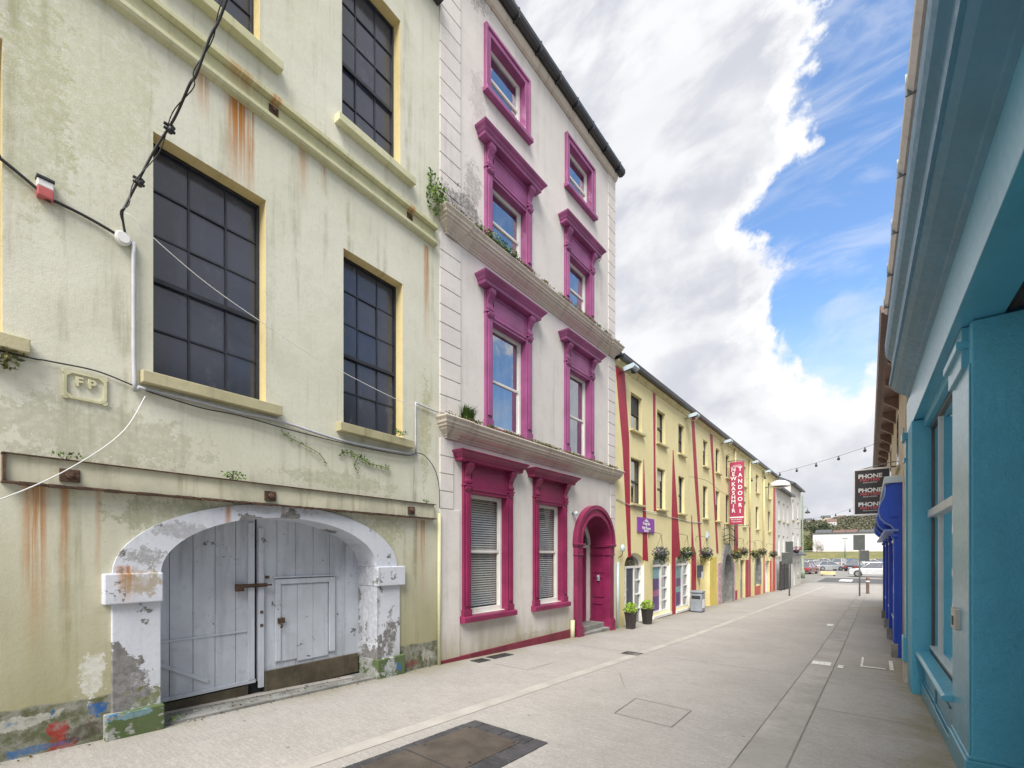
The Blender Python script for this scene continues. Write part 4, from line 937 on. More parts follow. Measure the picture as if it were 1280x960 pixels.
stripe([(26.1, -.9), (26.55, -.9), (26.45, 3.2), (26.2, 3.2)]); stripe([(29.9, -.9), (30.4, -.9), (30.2, 3.6), (29.95, 3.6)], 'red_bright'); stripe([(32.8, -1.2), (33.9, -1.2), (33.95, 6.3), (33.2, 6.3)], 'red_bright')
stripe([(25.30, -.9), (26.05, -.9), (26.05, 1.32), (25.30, 1.32)]); stripe([(31.95, -1.2), (32.6, -1.2), (32.6, 1.2), (31.95, 1.2)], 'red_bright')
stripe([(27.5, -.9), (29.1, -.9), (29.1, -.15), (27.5, -.15)], 'red_bright', 1)
# ground floor joinery
def joinery(x0, x1, z0, zs, rise, dp, posters, door):
    y = dp-.08
    mb = MB(); w = .06
    mb.box(x0, x0+w, y, y+.07, z0, zs).box(x1-w, x1, y, y+.07, z0, zs).box(x0+w, x1-w, y-.01, y+.07, zs-.06, zs)
    ring(mb, (x0+x1)/2, (x1-x0)/2-w, rise-w, (x1-x0)/2, rise, zs, y, y+.07, 16)
    xm = x0+(x1-x0)*.62
    mb.box(xm-.03, xm+.03, y-.01, y+.065, z0+.05, zs-.06)
    if not door: mb.box(x0+w, x1-w, y, y+.07, z0, z0+.08)
    else: mb.box(x0+.24, x0+.29, y-.01, y+.065, z0, zs-.06)
    for k in range(1, 4): zz = z0+(zs-z0)*k/4; mb.box(xm+.03, x1-w, y, y+.06, zz-.02, zz+.02)
    if door:
        for k in range(1, 4): zz = z0+(zs-z0)*k/4; mb.box(x0+w, x0+.24, y, y+.06, zz-.02, zz+.02)
    j = yb(mb, 'arched_door' if door else 'shop_window', 'white', bevel=.003)
    pts = arch(x0+.01, x1-.01, z0, zs, rise-.01, 16); mb = MB(); mb.face([(p[0], y+.05, p[1]) for p in pts]); yb(mb, 'pane', 'glass_dim', j)
    if door: yb(MB().box(x0+.29, xm-.03, y+.02, y+.05, z0, zs-.06), 'door_leaf', 'slate_door', j); yb(MB().box(x0+.3, x0+.34, y-.02, y+.02, .62, .68), 'handle', 'steel', j)
    for nm, a, b_, c, d, mt in posters: yb(MB().box(a, b_, y+.040, y+.046, c, d), 'poster', mt, j)
    if not door:
        yb(MB().prism([(dp, z0+.0), (-.05, z0-.02), (-.05, z0-.10), (0, z0-.10)], 'x', x0-.04, x1+.04), 'sill', 'white', j, bevel=.004)
    mb = MB(); mb.box(x1-.004, x1-.001, .002, dp, z0, zs); yb(mb, 'reveal', 'white', j)
joinery(11.22, 12.52, -.32, 1.28, .36, .17, [], True)
joinery(13.15, 14.62, -.22, 1.28, .36, .17, [('p', 13.24, 13.98, -.12, .30, 'poster_purple'), ('p', 13.24, 13.98, .52, .85, 'poster_purple'), ('p', 13.24, 13.98, .86, 1.18, 'poster_teal'), ('p', 13.24, 13.98, .31, .50, 'poster_pink')], False)
joinery(15.15, 16.62, -.25, 1.28, .36, .17, [('p', 15.24, 15.98, -.12, .30, 'poster_purple'), ('p', 15.24, 15.98, .52, .78, 'poster_purple'), ('p', 15.24, 15.98, .80, 1.18, 'poster_teal'), ('p', 15.24, 15.98, .31, .50, 'poster_teal')], False)
# yellow recessed doorway
mb = MB(); mb.box(17.78, 19.02, .44, .50, -.8, 1.54)
for k in range(5): mb.box(17.85+k*.23, 18.03+k*.23, .42, .44, -.5, 1.4)
dd = yb(mb, 'door', 'yellow_deep', bevel=.004); yb(MB().box(18.85, 18.9, .39, .42, .3, .5), 'handle', 'steel', dd)
yb(MB().box(19.022, 20.0, -.012, .0, -.9, 1.5), 'painted_panel', 'yellow_deep')
# gothic stone doorway
mb = MB()
o_ = gothic(20.6, 22.6, -.9, .95, 1.15); i_ = gothic(20.95, 22.25, -.9, .9, .72)
n = len(o_)
for k in range(1, n):
    a, b_, c, d = o_[k], o_[(k+1) % n], i_[(k+1) % n], i_[k]
    mb.face([(q[0], -.08, q[1]) for q in (a, b_, c, d)]); mb.face([(a[0], 0, a[1]), (b_[0], 0, b_[1]), (b_[0], -.08, b_[1]), (a[0], -.08, a[1])]); mb.face([(d[0], .3, d[1]), (c[0], .3, c[1]), (c[0], -.08, c[1]), (d[0], -.08, d[1])])
sd = yb(mb, 'stone_doorway', 'grey_stone')
mb = MB().box(21.0, 22.2, .30, .35, -.9, .95); dd = yb(mb, 'door_leaf', 'grey_door', sd)
mb = MB().box(20.95, 22.25, .28, .34, .95, 1.62); yb(mb, 'tympanum', 'poster_teal', sd)
for a, b_, z in ((20.1, 20.58, -.7), (22.62, 22.98, -.9)): yb(MB().box(a, b_, -.05, 0, z, 1.25), 'stone_cladding', 'mauve', bevel=.01)
mb = MB()
for zz in (2.35, 2.65, 2.2): mb.tube([(20.6, -.10, zz), (21.6, -.16, zz+.12), (22.6, -.10, zz)], .018, 6, smooth=4)
for x in (20.7, 21.6, 22.5): mb.tube([(x, -.12, 2.0), (x, -.14, 2.9)], .014, 6)
for x in (20.6, 22.6): mb.tube([(x, -.12, 2.3), (x+.12, -.2, 2.15), (x, -.22, 2.0), (x-.1, -.2, 2.1)], .014, 6, smooth=4)
yb(mb, 'ironwork', 'iron')
for x0, x1, z1, mt in ((24.25, 25.2, 1.3, 'grey_door'), (30.6, 31.85, 1.18, 'white')):
    mb = MB(); mb.box(x0, x0+.08, .12, .18, -1.0, z1).box(x1-.08, x1, .12, .18, -1.0, z1).box(x0, x1, .121, .179, z1-.1, z1); mb.box(x0+.08, x1-.08, .14, .17, -1.0, .35)
    j = yb(mb, 'shop_door', mt); yb(MB().box(x0+.08, x1-.08, .15, .16, .35, z1-.1), 'pane', 'glass', j)
mb = MB(); ring(mb, 28.3, .62, .67, .85, .95, .85, -.04, .15, 16); mb.box(27.45, 27.68, -.04, .15, -.1, .85); mb.box(28.92, 29.15, -.04, .15, -.1, .85)
j = yb(mb, 'arched_window', 'grey_stone'); pts = arch(27.62, 28.98, -.1, .85, .73, 14); mb = MB(); mb.face([(p[0], .14, p[1]) for p in pts]); yb(mb, 'pane', 'glass', j)
for x, z in ((22.9, 3.2), (26.0, 3.0), (29.7, 1.6)): yb(MB().tube([(x, -.07, 6.5), (x, -.07, z)], .04, 8), 'downpipe', 'yellow')
mb = MB(); mb.tube([(10.72, -.05, 1.4), (10.72, -.05, -.4)], .035, 8); yb(mb, 'downpipe', 'pale_frame')

# floodlights on the eaves
fl0 = None
for i, (s_, lb) in enumerate(((11.0, 'grey floodlight under the yellow eaves nearest to the lilac townhouse'), (16.1, 'grey floodlight under the yellow eaves at the fourth red stripe'), (20.7, 'grey floodlight under the yellow eaves just before the vertical red sign'), (26.2, 'grey floodlight under the yellow eaves second from the far end'), (29.6, 'grey floodlight under the yellow eaves at the farthest window'))):
    if fl0 is None:
        fl0 = o = thing('floodlight', lb, 'floodlight', FP.at(s_, 0, 6.30), FP.rot, 'floodlights along the yellow eaves')
        mb = MB(); mb.tube([(0, 0, 0), (0, -.22, .04)], .02, 6); mb.build('arm', M['galv'], o)
        mb = MB(); mb.prism([(-.16, .10), (-.52, .16), (-.56, .06), (-.50, .0), (-.2, -.04)], 'x', -.20, .20); mb.build('housing', M['pale_frame'], o, bevel=.01)
        mb = MB().box(-.17, .17, -.49, -.22, -.055, -.035); mb.build('lens', M['glass_dim'], o); o.scale = (.8, .8, .8)
    else:
        o = copy_tree(fl0); o.location = FP.at(s_, 0, 6.30); o['label'] = lb
# dome street light at the far end of the terrace
o = fthing('wall_street_light', 'wide white dome street light at the far end of the yellow terrace', 'street light', FP, 30.5, 0, 5.55)
mb = MB(); mb.tube([(0, 0, 0), (0, -.5, .1)], .03, 6); mb.build('bracket', M['galv'], o)
mb = MB(); mb.lathe([(.05, .38), (.28, .33), (.48, .20), (.55, .02), (.52, .0), (.05, .02)], 0, -.75, 24); mb.build('dome', M['sign_white'], o)
mb = MB(); mb.lathe([(.05, -.10), (.25, -.05), (.4, -.005), (.05, 0)], 0, -.75, 18); mb.build('lens', M['glass_dim'], o)

# hanging baskets
bk0 = None
bks = ((12.85, 1.60, 'hanging basket with dark purple flowers above the first poster window', 'fl_purple'), (15.15, 1.63, 'dark green leafy hanging basket above the second poster window', 'leaf_dark'), (17.25, 1.63, 'hanging basket full of lilac flowers above the yellow doorway', 'fl_purple'),
       (21.75, 1.58, 'hanging basket with yellow flowers right of the stone doorway', 'fl_yellow'), (23.1, 1.72, 'dark hanging basket above the grey shop door', 'fl_mix'), (25.7, 1.62, 'hanging basket with yellow flowers above the arched window', 'fl_yellow'),
       (27.5, 1.72, 'dark hanging basket beside the thin faded red stripe', 'fl_mix'), (30.9, 1.6, 'farthest hanging basket on the broad faded red stripe', 'fl_mix'))
for i, (s_, z, lb, fm) in enumerate(bks):
    rg = random.Random(50+i)
    o = fthing('hanging_basket', lb, 'hanging basket', FP, s_, 0, z, 'hanging baskets along the yellow terrace')
    mb = MB(); mb.tube([(0, 0, .45), (0, -.02, .60), (0, -.12, .64), (0, -.36, .58), (0, -.36, .50)], .007, 6, smooth=4)
    for k in range(3): mb.tube([(0, -.36, .55), (.15*math.cos(k*2.1), -.36+.15*math.sin(k*2.1), .06)], .004, 4)
    mb.build('bracket', M['iron'], o)
    mb = MB(); mb.lathe([(.02, -.14), (.10, -.11), (.16, -.03), (.18, .05), (.02, .05)], 0, -.36, 14); mb.build('basket', M['iron'], o)
    mb = MB(); mb.leaves((0, -.36, .02), .25, 330, .065, rg, (1, 1, .85), .26); mb.build('foliage', M['leaf_dark'], o, recalc=False)
    mb = MB(); mb.leaves((0, -.36, .06), .25, 120, .05, rg, (1, 1, .75), .1); mb.build('flowers', M[fm], o, recalc=False)

# signs on the terrace
o = fthing('wall_sign', 'purple wall sign with white lettering and a white peak emblem', 'sign', FP, 12.6, 0, 2.42)
MB().box(-.60, .60, -.035, -.006, -.20, .22).build('board', M['purple_sign'], o, bevel=.004)
mb = shift(text_mb('Beauty Bar', .115, .002, bold=.003), (0, -.038, .055)); mb2 = shift(text_mb('&', .06, .002), (0, -.038, -.01)); mb.bm.from_mesh(mb2.build('x', M['white']).data); bpy.data.objects.remove(bpy.data.objects['x'])
mb2 = shift(text_mb('Hair Rooms', .125, .002, bold=.003), (0, -.038, -.075)); mb.bm.from_mesh(mb2.build('x', M['white']).data); bpy.data.objects.remove(bpy.data.objects['x'])
mb2 = shift(text_mb('024 92357', .075, .002, bold=.002), (0, -.038, -.155)); mb.bm.from_mesh(mb2.build('x', M['white']).data); bpy.data.objects.remove(bpy.data.objects['x'])
mb.prism([(-.16, .115), (.16, .115), (0, .20)], 'y', -.038, -.036)
mb.build('lettering', M['sign_white'], o)
# vertical projecting sign
KY = 21.8
o = thing('projecting_sign', 'tall raspberry red projecting sign with white vertical lettering on the yellow terrace', 'sign', (-5.2, KY, 4.30))
MB().box(.10, .66, -.05, .05, -1.38, 1.36).build('board', M['kash_red'], o, bevel=.006)
mb = MB(); mb.tube([(0, 0, 1.42), (.85, 0, 1.42)], .018, 6); mb.tube([(0, 0, -1.44), (.85, 0, -1.44)], .018, 6); mb.tube([(.38, 0, 1.36), (.38, 0, 1.6), (0, 0, 1.75)], .010, 6); mb.build('bracket', M['galv'], o)
L_ = MB()
def addtxt(base, txt, size, x, z, y=-.052, bold=.0, sx=1):
    m2 = shift(text_mb(txt, size, .003, bold=bold, sx=sx), (x, y, z)); me = bpy.data.meshes.new('q'); m2.bm.to_mesh(me); m2.bm.free(); base.bm.from_mesh(me); bpy.data.meshes.remove(me)
z = 1.02
for i, ch in enumerate('NEW KASHMIR'):
    if ch != ' ': addtxt(L_, ch, .235, .25, z, bold=.005)
    z -= .195 if ch != ' ' else .05
z = 1.02
for i, ch in enumerate('TANDOORI'):
    addtxt(L_, ch, .235, .52, z, bold=.005); z -= .262
L_.box(.10, .66, -.056, -.050, -1.10, -1.05); addtxt(L_, 'RESTAURANT', .075, .38, -1.17); addtxt(L_, 'TAKE AWAY', .075, .38, -1.27); addtxt(L_, 'AUTHENTIC', .06, .38, 1.20); L_.box(.15, .61, -.056, -.050, 1.135, 1.155)
L_.build('lettering', M['sign_white'], o)
# misc wall fittings
o = fthing('alarm_box', 'small pale alarm box on the yellow wall above the yellow doorway', 'alarm box', FP, 18.6, 0, 2.35)
MB().box(-.10, .10, -.08, 0, -.12, .12).build('case', M['pale_frame'], o, bevel=.01); MB().box(-.06, .06, -.095, -.08, -.04, .06).build('strobe', M['white_pvc'], o, bevel=.01)
o = fthing('wall_lamp', 'small lantern beside the magenta door on the yellow wall edge', 'wall lamp', FP, 10.85, 0, 1.62)
mb = MB(); mb.tube([(0, 0, -.1), (0, -.1, -.05), (0, -.12, .05)], .010, 6, smooth=3); mb.build('bracket', M['iron'], o)
mb = MB(); mb.lathe([(.03, .05), (.055, .07), (.065, .18), (.01, .24)], 0, -.12, 8); mb.build('lantern', M['pale_frame'], o)
o = fthing('wall_mailbox', 'dark wall box with a white card on the red stripe by the yellow doorway', 'post box', FP, 17.5, 0, .95)
MB().box(-.12, .12, -.16, 0, -.2, .25).build('box', M['slate_door'], o, bevel=.01); MB().box(-.11, .11, -.18, -.165, -.25, .02).build('card', M['sign_white'], o)
cable('wall_cable', 'thin grey cable running along the yellow wall under the lower windows', wallpts(FP, [(10.7, .02, 3.02), (12, .02, 2.86), (13.2, .03, 2.84), (14.6, .02, 2.80), (16.4, .02, 2.76), (18, .02, 2.8)]), .010, M['conduit'])
# planters
pl0 = thing('planter', 'tall dark planter with lime green shrub left of the arched white door', 'planter', (-4.86, 10.85, g(10.85)), 0, 'planters by the arched white door')
mb = MB(); mb.lathe([(.15, 0), (.16, .02), (.21, .44), (.23, .46), (.23, .50), (.19, .50), (.18, .46), (.01, .46)], 0, 0, 4, False); bmesh.ops.rotate(mb.bm, verts=mb.bm.verts, cent=(0,0,0), matrix=Matrix.Rotation(R(45), 3, 'Z')); mb.build('pot', M['pot'], pl0, bevel=.008)
mb = MB(); mb.leaves((0, 0, .60), .24, 420, .07, random.Random(31), (1, 1, .75)); mb.build('foliage', M['leaf_lime'], pl0, recalc=False)
pl0.scale = (.78, .78, .85); c_ = copy_tree(pl0); c_.location = (-4.9, 12.0, g(12.0)); c_.rotation_euler.z = 1.1; c_['label'] = 'tall dark planter with lime green shrub right of the arched white door'
# litter bin
o = thing('litter_bin', 'grey upright litter bin standing at the foot of the yellow doorway', 'litter bin', (-4.86, 16.35, g(16.35))); o.scale = (.72, .8, .75)
MB().box(-.26, .26, -.26, .26, .04, .86).build('body', M['bin'], o, bevel=.03); MB().box(-.28, .28, -.28, .28, .88, .98).build('lid', M['bin'], o, bevel=.03); MB().box(-.20, .20, -.268, -.262, .62, .76).build('opening', M['iron'], o); MB().box(.262, .27, -.16, .16, .2, .6).build('notice', M['sign_white'], o); MB().box(-.24, .24, -.24, .24, 0, .04).build('foot', M['iron'], o)

# ================================================================== WHITE BUILDINGS AT THE END
WB = thing('white_house', 'off white rendered house beyond the yellow terrace behind black railings', 'building', (-5.2, 34.02, 0), FP.rot)
def wbb(root, s0, mb, name, m, parent=None, **kw): return mb.build(name, M[m], parent or root, s0=s0, **kw)
def plain_house(root, s0, s1, top, wins_, m='white_wall', slate=True, trim='white_wall'):
    mb = MB(); mb.wall(rect(s0, s1, -2.5, top), [rect(*w) for w in wins_], [.12]*len(wins_)); mb.box(s0, s1, .6, 8, -2.5, top)
    for x in (s0, s1): mb.face(((x, 0, -2.5), (x, .6, -2.5), (x, .6, top), (x, 0, top)))
    wbb(root, s0, mb, 'wall', m, recalc=False)
    for w in wins_:
        a, b_, c, d = w; mb = MB(); mb.box(a, a+.05, .08, .13, c, d).box(b_-.05, b_, .08, .13, c, d).box(a+.05, b_-.05, .08, .13, d-.05, d).box(a+.05, b_-.05, .08, .13, c, c+.05).box(a+.05, b_-.05, .085, .125, (c+d)/2-.02, (c+d)/2+.02)
        f = wbb(root, s0, mb, 'window', 'white'); wbb(root, s0, MB().box(a+.03, b_-.03, .11, .115, c+.03, d-.03), 'pane', 'glass_dim', f); wbb(root, s0, MB().box(a-.08, b_+.08, -.08, .08, c-.08, c), 'sill', 'sill', f)
    mb = MB(); mb.prism([(0, top-.02), (-.28, top), (-.28, top+.10), (4, top+2.4), (8.2, top+.05), (8.2, top-.02)], 'x', s0, s1); wbb(root, s0, mb, 'roof', 'slate')
    wbb(root, s0, MB().box(s0, s1, -.34, -.22, top-.06, top+.06), 'gutter', 'gutter_black')
plain_house(WB, 34.02, 40.6, 6.0, [(35.0, 35.8, 3.9, 5.2), (36.9, 37.7, 3.9, 5.2), (38.8, 39.6, 3.9, 5.2), (35.0, 35.8, 1.5, 2.9), (36.9, 37.7, 1.5, 2.9), (38.8, 39.6, 1.5, 2.9), (38.9, 39.8, -2, .7)])
mb = MB(); mb.box(34.6, 35.3, 1.2, 1.9, 6.4, 7.6); mb.box(34.5, 35.4, 1.1, 2.0, 7.6, 7.75); wbb(WB, 34.02, mb, 'chimney', 'cornice')
WC = thing('white_corner_house', 'taller off white corner house with a projecting slate canopy at the street end', 'building', (-5.2, 40.62, 0), FP.rot)
plain_house(WC, 40.62, 46.5, 7.0, [(41.5, 42.4, 4.3, 5.9), (44.3, 45.2, 4.3, 5.9), (41.5, 42.4, 1.8, 3.3), (44.3, 45.2, 1.8, 3.3), (42.2, 43.3, -2, 1.0), (44.3, 45.6, -.2, 1.0)])
mb = MB(); mb.prism([(0, 1.85), (-.45, 1.62), (-.45, 1.50), (0, 1.50)], 'x', 40.7, 46.4); wbb(WC, 40.62, mb, 'canopy', 'slate')
# black railings and gates in front of the white house
o = fthing('railings', 'black railings and tall gates in front of the white house', 'railings', FP, 34.4, .25, g(36)); mb = MB()
for i in range(34): mb.box(i*.11, i*.11+.04, -.02, .02, -.2, 1.75)
mb.box(0, 3.75, -.025, .025, .15, .2).box(0, 3.75, -.025, .025, 1.5, 1.56); mb.build('bars', M['iron'], o)
for a, b_ in ((-.15, 0), (1.25, 1.37), (3.75, 3.9)): MB().box(a, b_, -.07, .07, -.2, 1.95).build('gate_post', M['iron'], o)
MB().box(1.45, 3.7, .03, .06, -.2, 1.6).build('gate_panel', M['gutter_black'], o)
o = fthing('planter', 'round planter with trailing flowers above the white corner house canopy', 'planter', FP, 41.3, .3, 1.7)
mb = MB(); mb.lathe([(.15, 0), (.25, .25), (.05, .26)], 0, 0, 12); mb.build('pot', M['pot'], o); mb = MB(); mb.leaves((0, 0, .35), .4, 120, .1, random.Random(77), (1.6, 1, .5)); mb.build('foliage', M['fl_mix'], o, recalc=False)

# ================================================================== RIGHT SIDE: TEAL SHOP
TB = thing('teal_shop', 'teal painted shop with deep cornice and large windows close on the right', 'shop', (.655, 0, 0), FR.rot)
def tb(mb, name, m, parent=None, **kw): return mb.build(name, M[m], parent or TB, **kw)
def sx(a, b_): return (-b_, -a)      # distance from camera -> local x
def rb(mb, a, b_, o0, o1, z0, z1):    # a..b along distance, o outward projections
    mb.box(-b_, -a, -o1, -o0, z0, z1); return mb
XE = 8.75
# upper wall + fascia beam
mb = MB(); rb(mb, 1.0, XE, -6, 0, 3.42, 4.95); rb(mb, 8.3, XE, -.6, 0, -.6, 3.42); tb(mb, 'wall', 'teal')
mb = MB(); rb(mb, -1.2, XE-.03, -.17, .10, 3.31, 3.76); tb(mb, 'fascia', 'teal_pale', bevel=.004)
cprof = [(3.76, .10), (3.78, .13), (3.80, .14), (3.83, .19), (3.88, .25), (3.93, .285), (3.95, .29), (3.955, .31), (4.00, .315), (4.01, .30), (4.03, .285), (4.30, .285), (4.32, .30), (4.36, .335), (4.42, .355), (4.55, .36), (4.56, .34), (4.62, .33), (4.90, .32), (4.92, .0)]
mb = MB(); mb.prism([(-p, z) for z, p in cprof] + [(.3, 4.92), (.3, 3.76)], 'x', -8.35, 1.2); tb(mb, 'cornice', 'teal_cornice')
mb = MB(); mb.prism([(-.25, 4.96), (-.34, 4.94), (-.375, 4.98), (-.375, 5.07), (-.36, 5.08), (-.34, 5.02), (-.25, 5.02)], 'x', -8.25, 1.2)
tb(mb, 'gutter', 'alu_gutter')
for i in range(10): tb(MB().box(-8.0+i*.9, -8.0+i*.9+.012, -.385, -.25, 4.93, 5.09), 'gutter_bracket', 'galv')
mb = MB(); mb.prism([(-.25, 5.0), (-.25, 5.05), (3, 6.6), (6, 5.05), (6, 5.0)], 'x', -XE+.02, 1.0); tb(mb, 'roof', 'slate')
# near pier with pilaster and capital
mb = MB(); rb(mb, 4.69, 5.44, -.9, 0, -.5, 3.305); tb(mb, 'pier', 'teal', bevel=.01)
mb = MB(); rb(mb, 4.67, 5.46, -.92, .035, -.5, .10); rb(mb, 4.68, 5.45, -.91, .02, .10, .13); tb(mb, 'plinth', 'teal_pale', bevel=.008)
mb = MB(); rb(mb, 4.80, 5.42, -.02, .04, 3.0, 3.305); rb(mb, 4.78, 5.44, -.02, .07, 3.14, 3.20); tb(mb, 'capital', 'teal_pale', bevel=.006)
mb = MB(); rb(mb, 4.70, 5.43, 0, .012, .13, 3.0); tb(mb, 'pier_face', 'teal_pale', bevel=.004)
# recessed entrance
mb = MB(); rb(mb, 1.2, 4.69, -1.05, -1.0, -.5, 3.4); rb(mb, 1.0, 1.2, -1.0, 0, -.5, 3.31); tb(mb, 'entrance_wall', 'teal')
mb = MB(); rb(mb, 1.2, 4.69, -1.0, -.17, 3.335, 3.41); 
for k in range(8): rb(mb, 1.2, 4.69, -.2-.1*k-.01, -.2-.1*k, 3.328, 3.335)
tb(mb, 'entrance_ceiling', 'porch')
mb = MB(); rb(mb, 2.2, 3.4, -1.0, -.96, -.1, 2.4); dd = tb(mb, 'door', 'shop_frame'); mb = MB(); rb(mb, 2.3, 3.3, -.965, -.955, .3, 2.2); tb(mb, 'pane', 'glass', dd); mb = MB(); rb(mb, 2.4, 2.44, -.96, -.9, .9, 1.3); tb(mb, 'handle', 'steel', dd)
# shop window
ZS, ZT, ZH = .40, 2.10, 3.20
mb = MB(); rb(mb, 5.4, 7.7, -.10, -.0, -.5, .36); rb(mb, 5.4, 7.7, -.02, .03, -.5, .10-.1); rb(mb, 5.4, 7.7, -.0, .012, .27, .34)
for a, b_ in ((5.62, 6.5), (6.62, 7.6)): rb(mb, a, b_, -.0, .015, .02, .04); rb(mb, a, b_, -.0, .015, .22, .24)
rb(mb, 6.54, 6.58, 0, .015, -.3, .27)
tb(mb, 'stall_riser', 'teal_pale', bevel=.004)
mb = MB(); mb.prism([(.05, .40), (-.06, .385), (-.085, .37), (-.085, .345), (-.06, .33), (.05, .33)], 'x', -7.72, -5.42); wn = tb(mb, 'shop_window', 'teal_pale', bevel=.004)
mb = MB()
for a in (5.36, 7.02, 7.62): rb(mb, a, a+.05, -.10, -.065, ZS, ZH)
rb(mb, 5.4, 7.66, -.12, -.055, ZS, ZS+.05); rb(mb, 5.4, 7.66, -.12, -.055, ZH-.05, ZH)
tb(mb, 'frame', 'shop_frame', wn, bevel=.004)
mb = MB(); rb(mb, 5.4, 7.66, -.10, -.03, ZT-.045, ZT+.045); rb(mb, 5.4, 7.66, -.10, -.045, ZS+.05, ZS+.075); rb(mb, 6.985, 7.018, -.10, -.058, ZS, ZH)
tb(mb, 'transom', 'pale_frame', wn, bevel=.004)
mb = MB(); rb(mb, 5.4, 7.66, -.084, -.080, ZS, ZH); tb(mb, 'pane', 'glass', wn)
mb = MB(); rb(mb, 5.4, 7.75, -.2, 0, ZH, 3.31); rb(mb, 5.4, 7.7, -.6, -.5, ZS-.2, ZH); tb(mb, 'window_head', 'teal')
# far pilasters
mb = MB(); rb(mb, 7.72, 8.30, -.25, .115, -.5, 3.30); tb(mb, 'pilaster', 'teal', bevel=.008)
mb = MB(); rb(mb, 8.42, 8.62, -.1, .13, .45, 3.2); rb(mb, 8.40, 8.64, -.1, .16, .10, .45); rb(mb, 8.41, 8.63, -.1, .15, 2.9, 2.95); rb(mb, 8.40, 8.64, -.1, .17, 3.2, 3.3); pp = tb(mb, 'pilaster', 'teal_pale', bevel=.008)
mb = MB(); rb(mb, 8.41, 8.63, -.1, .15, -.5, .10); tb(mb, 'base', 'cornice', pp)
def rpt(a, o, z): return FR.at(-a, o, z)
o = thing('door_intercom', 'steel intercom box on the near teal pier', 'intercom', rpt(5.14, 0, 1.08), FR.rot)
MB().box(-.09, .09, -.045, 0, -.085, .085).build('case', M['steel'], o, bevel=.006); MB().box(-.03, .03, -.05, -.045, -.05, .02).build('buttons', M['iron'], o)

# beige house beyond the teal shop
FB = Fac(.425, 8.8, .012, -1)
BB = thing('beige_house', 'beige house with brown eaves and brackets above the blue shopfront', 'building', (.425, 8.8, 0), FB.rot)
def bbb(mb, name, m, parent=None, **kw): return mb.build(name, M[m], parent or BB, **kw)
mb = MB(); mb.box(-16.2, 0, 0, 7, -2, 5.15); bbb(mb, 'wall', 'beige_wall')
mb = MB(); mb.box(-16.2, 0, -.30, 0, 5.15, 5.22); mb.prism([(-.24, 5.22), (-.38, 5.22), (-.40, 5.33), (-.37, 5.33), (-.35, 5.27), (-.24, 5.27)], 'x', -16.2, .0)
bbb(mb, 'eaves', 'brown_gutter')
for i in range(12): x = -.5-i*1.38; bbb(MB().prism([(0, 4.85), (-.26, 5.05), (-.26, 5.148), (0, 5.148)], 'x', x-.06, x+.06), 'eaves_bracket', 'brown_gutter')
mb = MB(); mb.prism([(-.34, 5.24), (-.34, 5.32), (3.5, 7.4), (7, 5.3), (7, 5.2)], 'x', -16.2, .0); bbb(mb, 'roof', 'slate')
for x in (-4.5, -8.5, -12.5):
    mb = MB(); mb.box(x-.5, x+.5, -.05, .02, 3.45, 3.52); f = bbb(mb, 'window', 'sill'); bbb(MB().box(x-.42, x+.42, -.02, .01, 3.52, 4.7), 'frame', 'white', f); bbb(MB().box(x-.37, x+.37, -.025, -.02, 3.57, 4.65), 'pane', 'glass_dim', f)
mb = MB(); mb.tube([(-.5, -.06, 5.1), (-.5, -.06, 3.0), (-.55, -.08, 2.9), (-.55, -.08, -.2)], .035, 8); bbb(mb, 'downpipe', 'beige_wall')
o = thing('wall_fitting', 'small dark meter box on the beige wall beside the teal cornice', 'meter box', FB.at(-.8, 0, 3.5), FB.rot); MB().box(-.07, .07, -.10, 0, -.12, .12).build('box', M['teal'], o, bevel=.01); MB().tube([(0, -.05, -.12), (0, -.05, -.6)], .012, 6).build('cable_tail', M['iron'], o)

# royal blue shopfront
FS = Fac(.36, 10.8, .012, -1)
BS = thing('blue_shopfront', 'royal blue shopfront with scrolled brackets and slim columns', 'shopfront', (.36, 10.8, 0), FS.rot)
def bs(mb, name, m, parent=None, **kw): return mb.build(name, M[m], parent or BS, **kw)
def bx2(mb, a, b_, o0, o1, z0, z1): mb.box(-b_, -a, -o1, -o0, z0, z1); return mb
mb = MB(); bx2(mb, 0, 10.2, 0, .20, 2.28, 2.90); bx2(mb, 0, 10.2, -.06, .07, -1, 2.28); bs(mb, 'fascia', 'royal', bevel=.004)
mb = MB(); bx2(mb, -.04, 10.24, -.06, .27, 2.90, 3.02); bs(mb, 'cap', 'pale_frame', bevel=.006)
mb = MB()
def sprof(pr): return [(0, 2.88), (-pr*.72, 2.88), (-pr*.74, 2.70), (-pr*.80, 2.62), (-pr*.92, 2.54), (-pr*.99, 2.45), (-pr*1.0, 2.36), (-pr*.93, 2.27), (-pr*.75, 2.19), (-pr*.5, 2.13), (-pr*.36, 2.06), (-pr*.42, 1.99), (0, 1.99)]
for a in (0.02, 2.6, 5.0, 8.0):
    mb = MB(); mb.prism(sprof(.33), 'x', -(a+.20), -a); c_ = bs(mb, 'console', 'royal', bevel=.008)
    mb = MB(); pts = sprof(.345)[1:-1]
    for xx in (-a, -(a+.20)): mb.tube([(xx, y, z) for y, z in pts], .012, 6)
    bs(mb, 'edge_bead', 'royal_edge', c_)
    gz = g(10.8+a); mb = MB(); bx2(mb, a+.02, a+.18, .05, .13, gz+.25, 2.0); bx2(mb, a-.0, a+.20, .05, .16, 1.9, 1.96); cc = bs(mb, 'column', 'royal', bevel=.012)
    mb = MB(); bx2(mb, a-.01, a+.21, .04, .165, gz-.1, gz+.25); bs(mb, 'plinth', 'stone', cc, bevel=.01)
mb = MB(); bx2(mb, 0, 10.2, .05, .26, 2.02, 2.06); bs(mb, 'moulding', 'royal_edge')
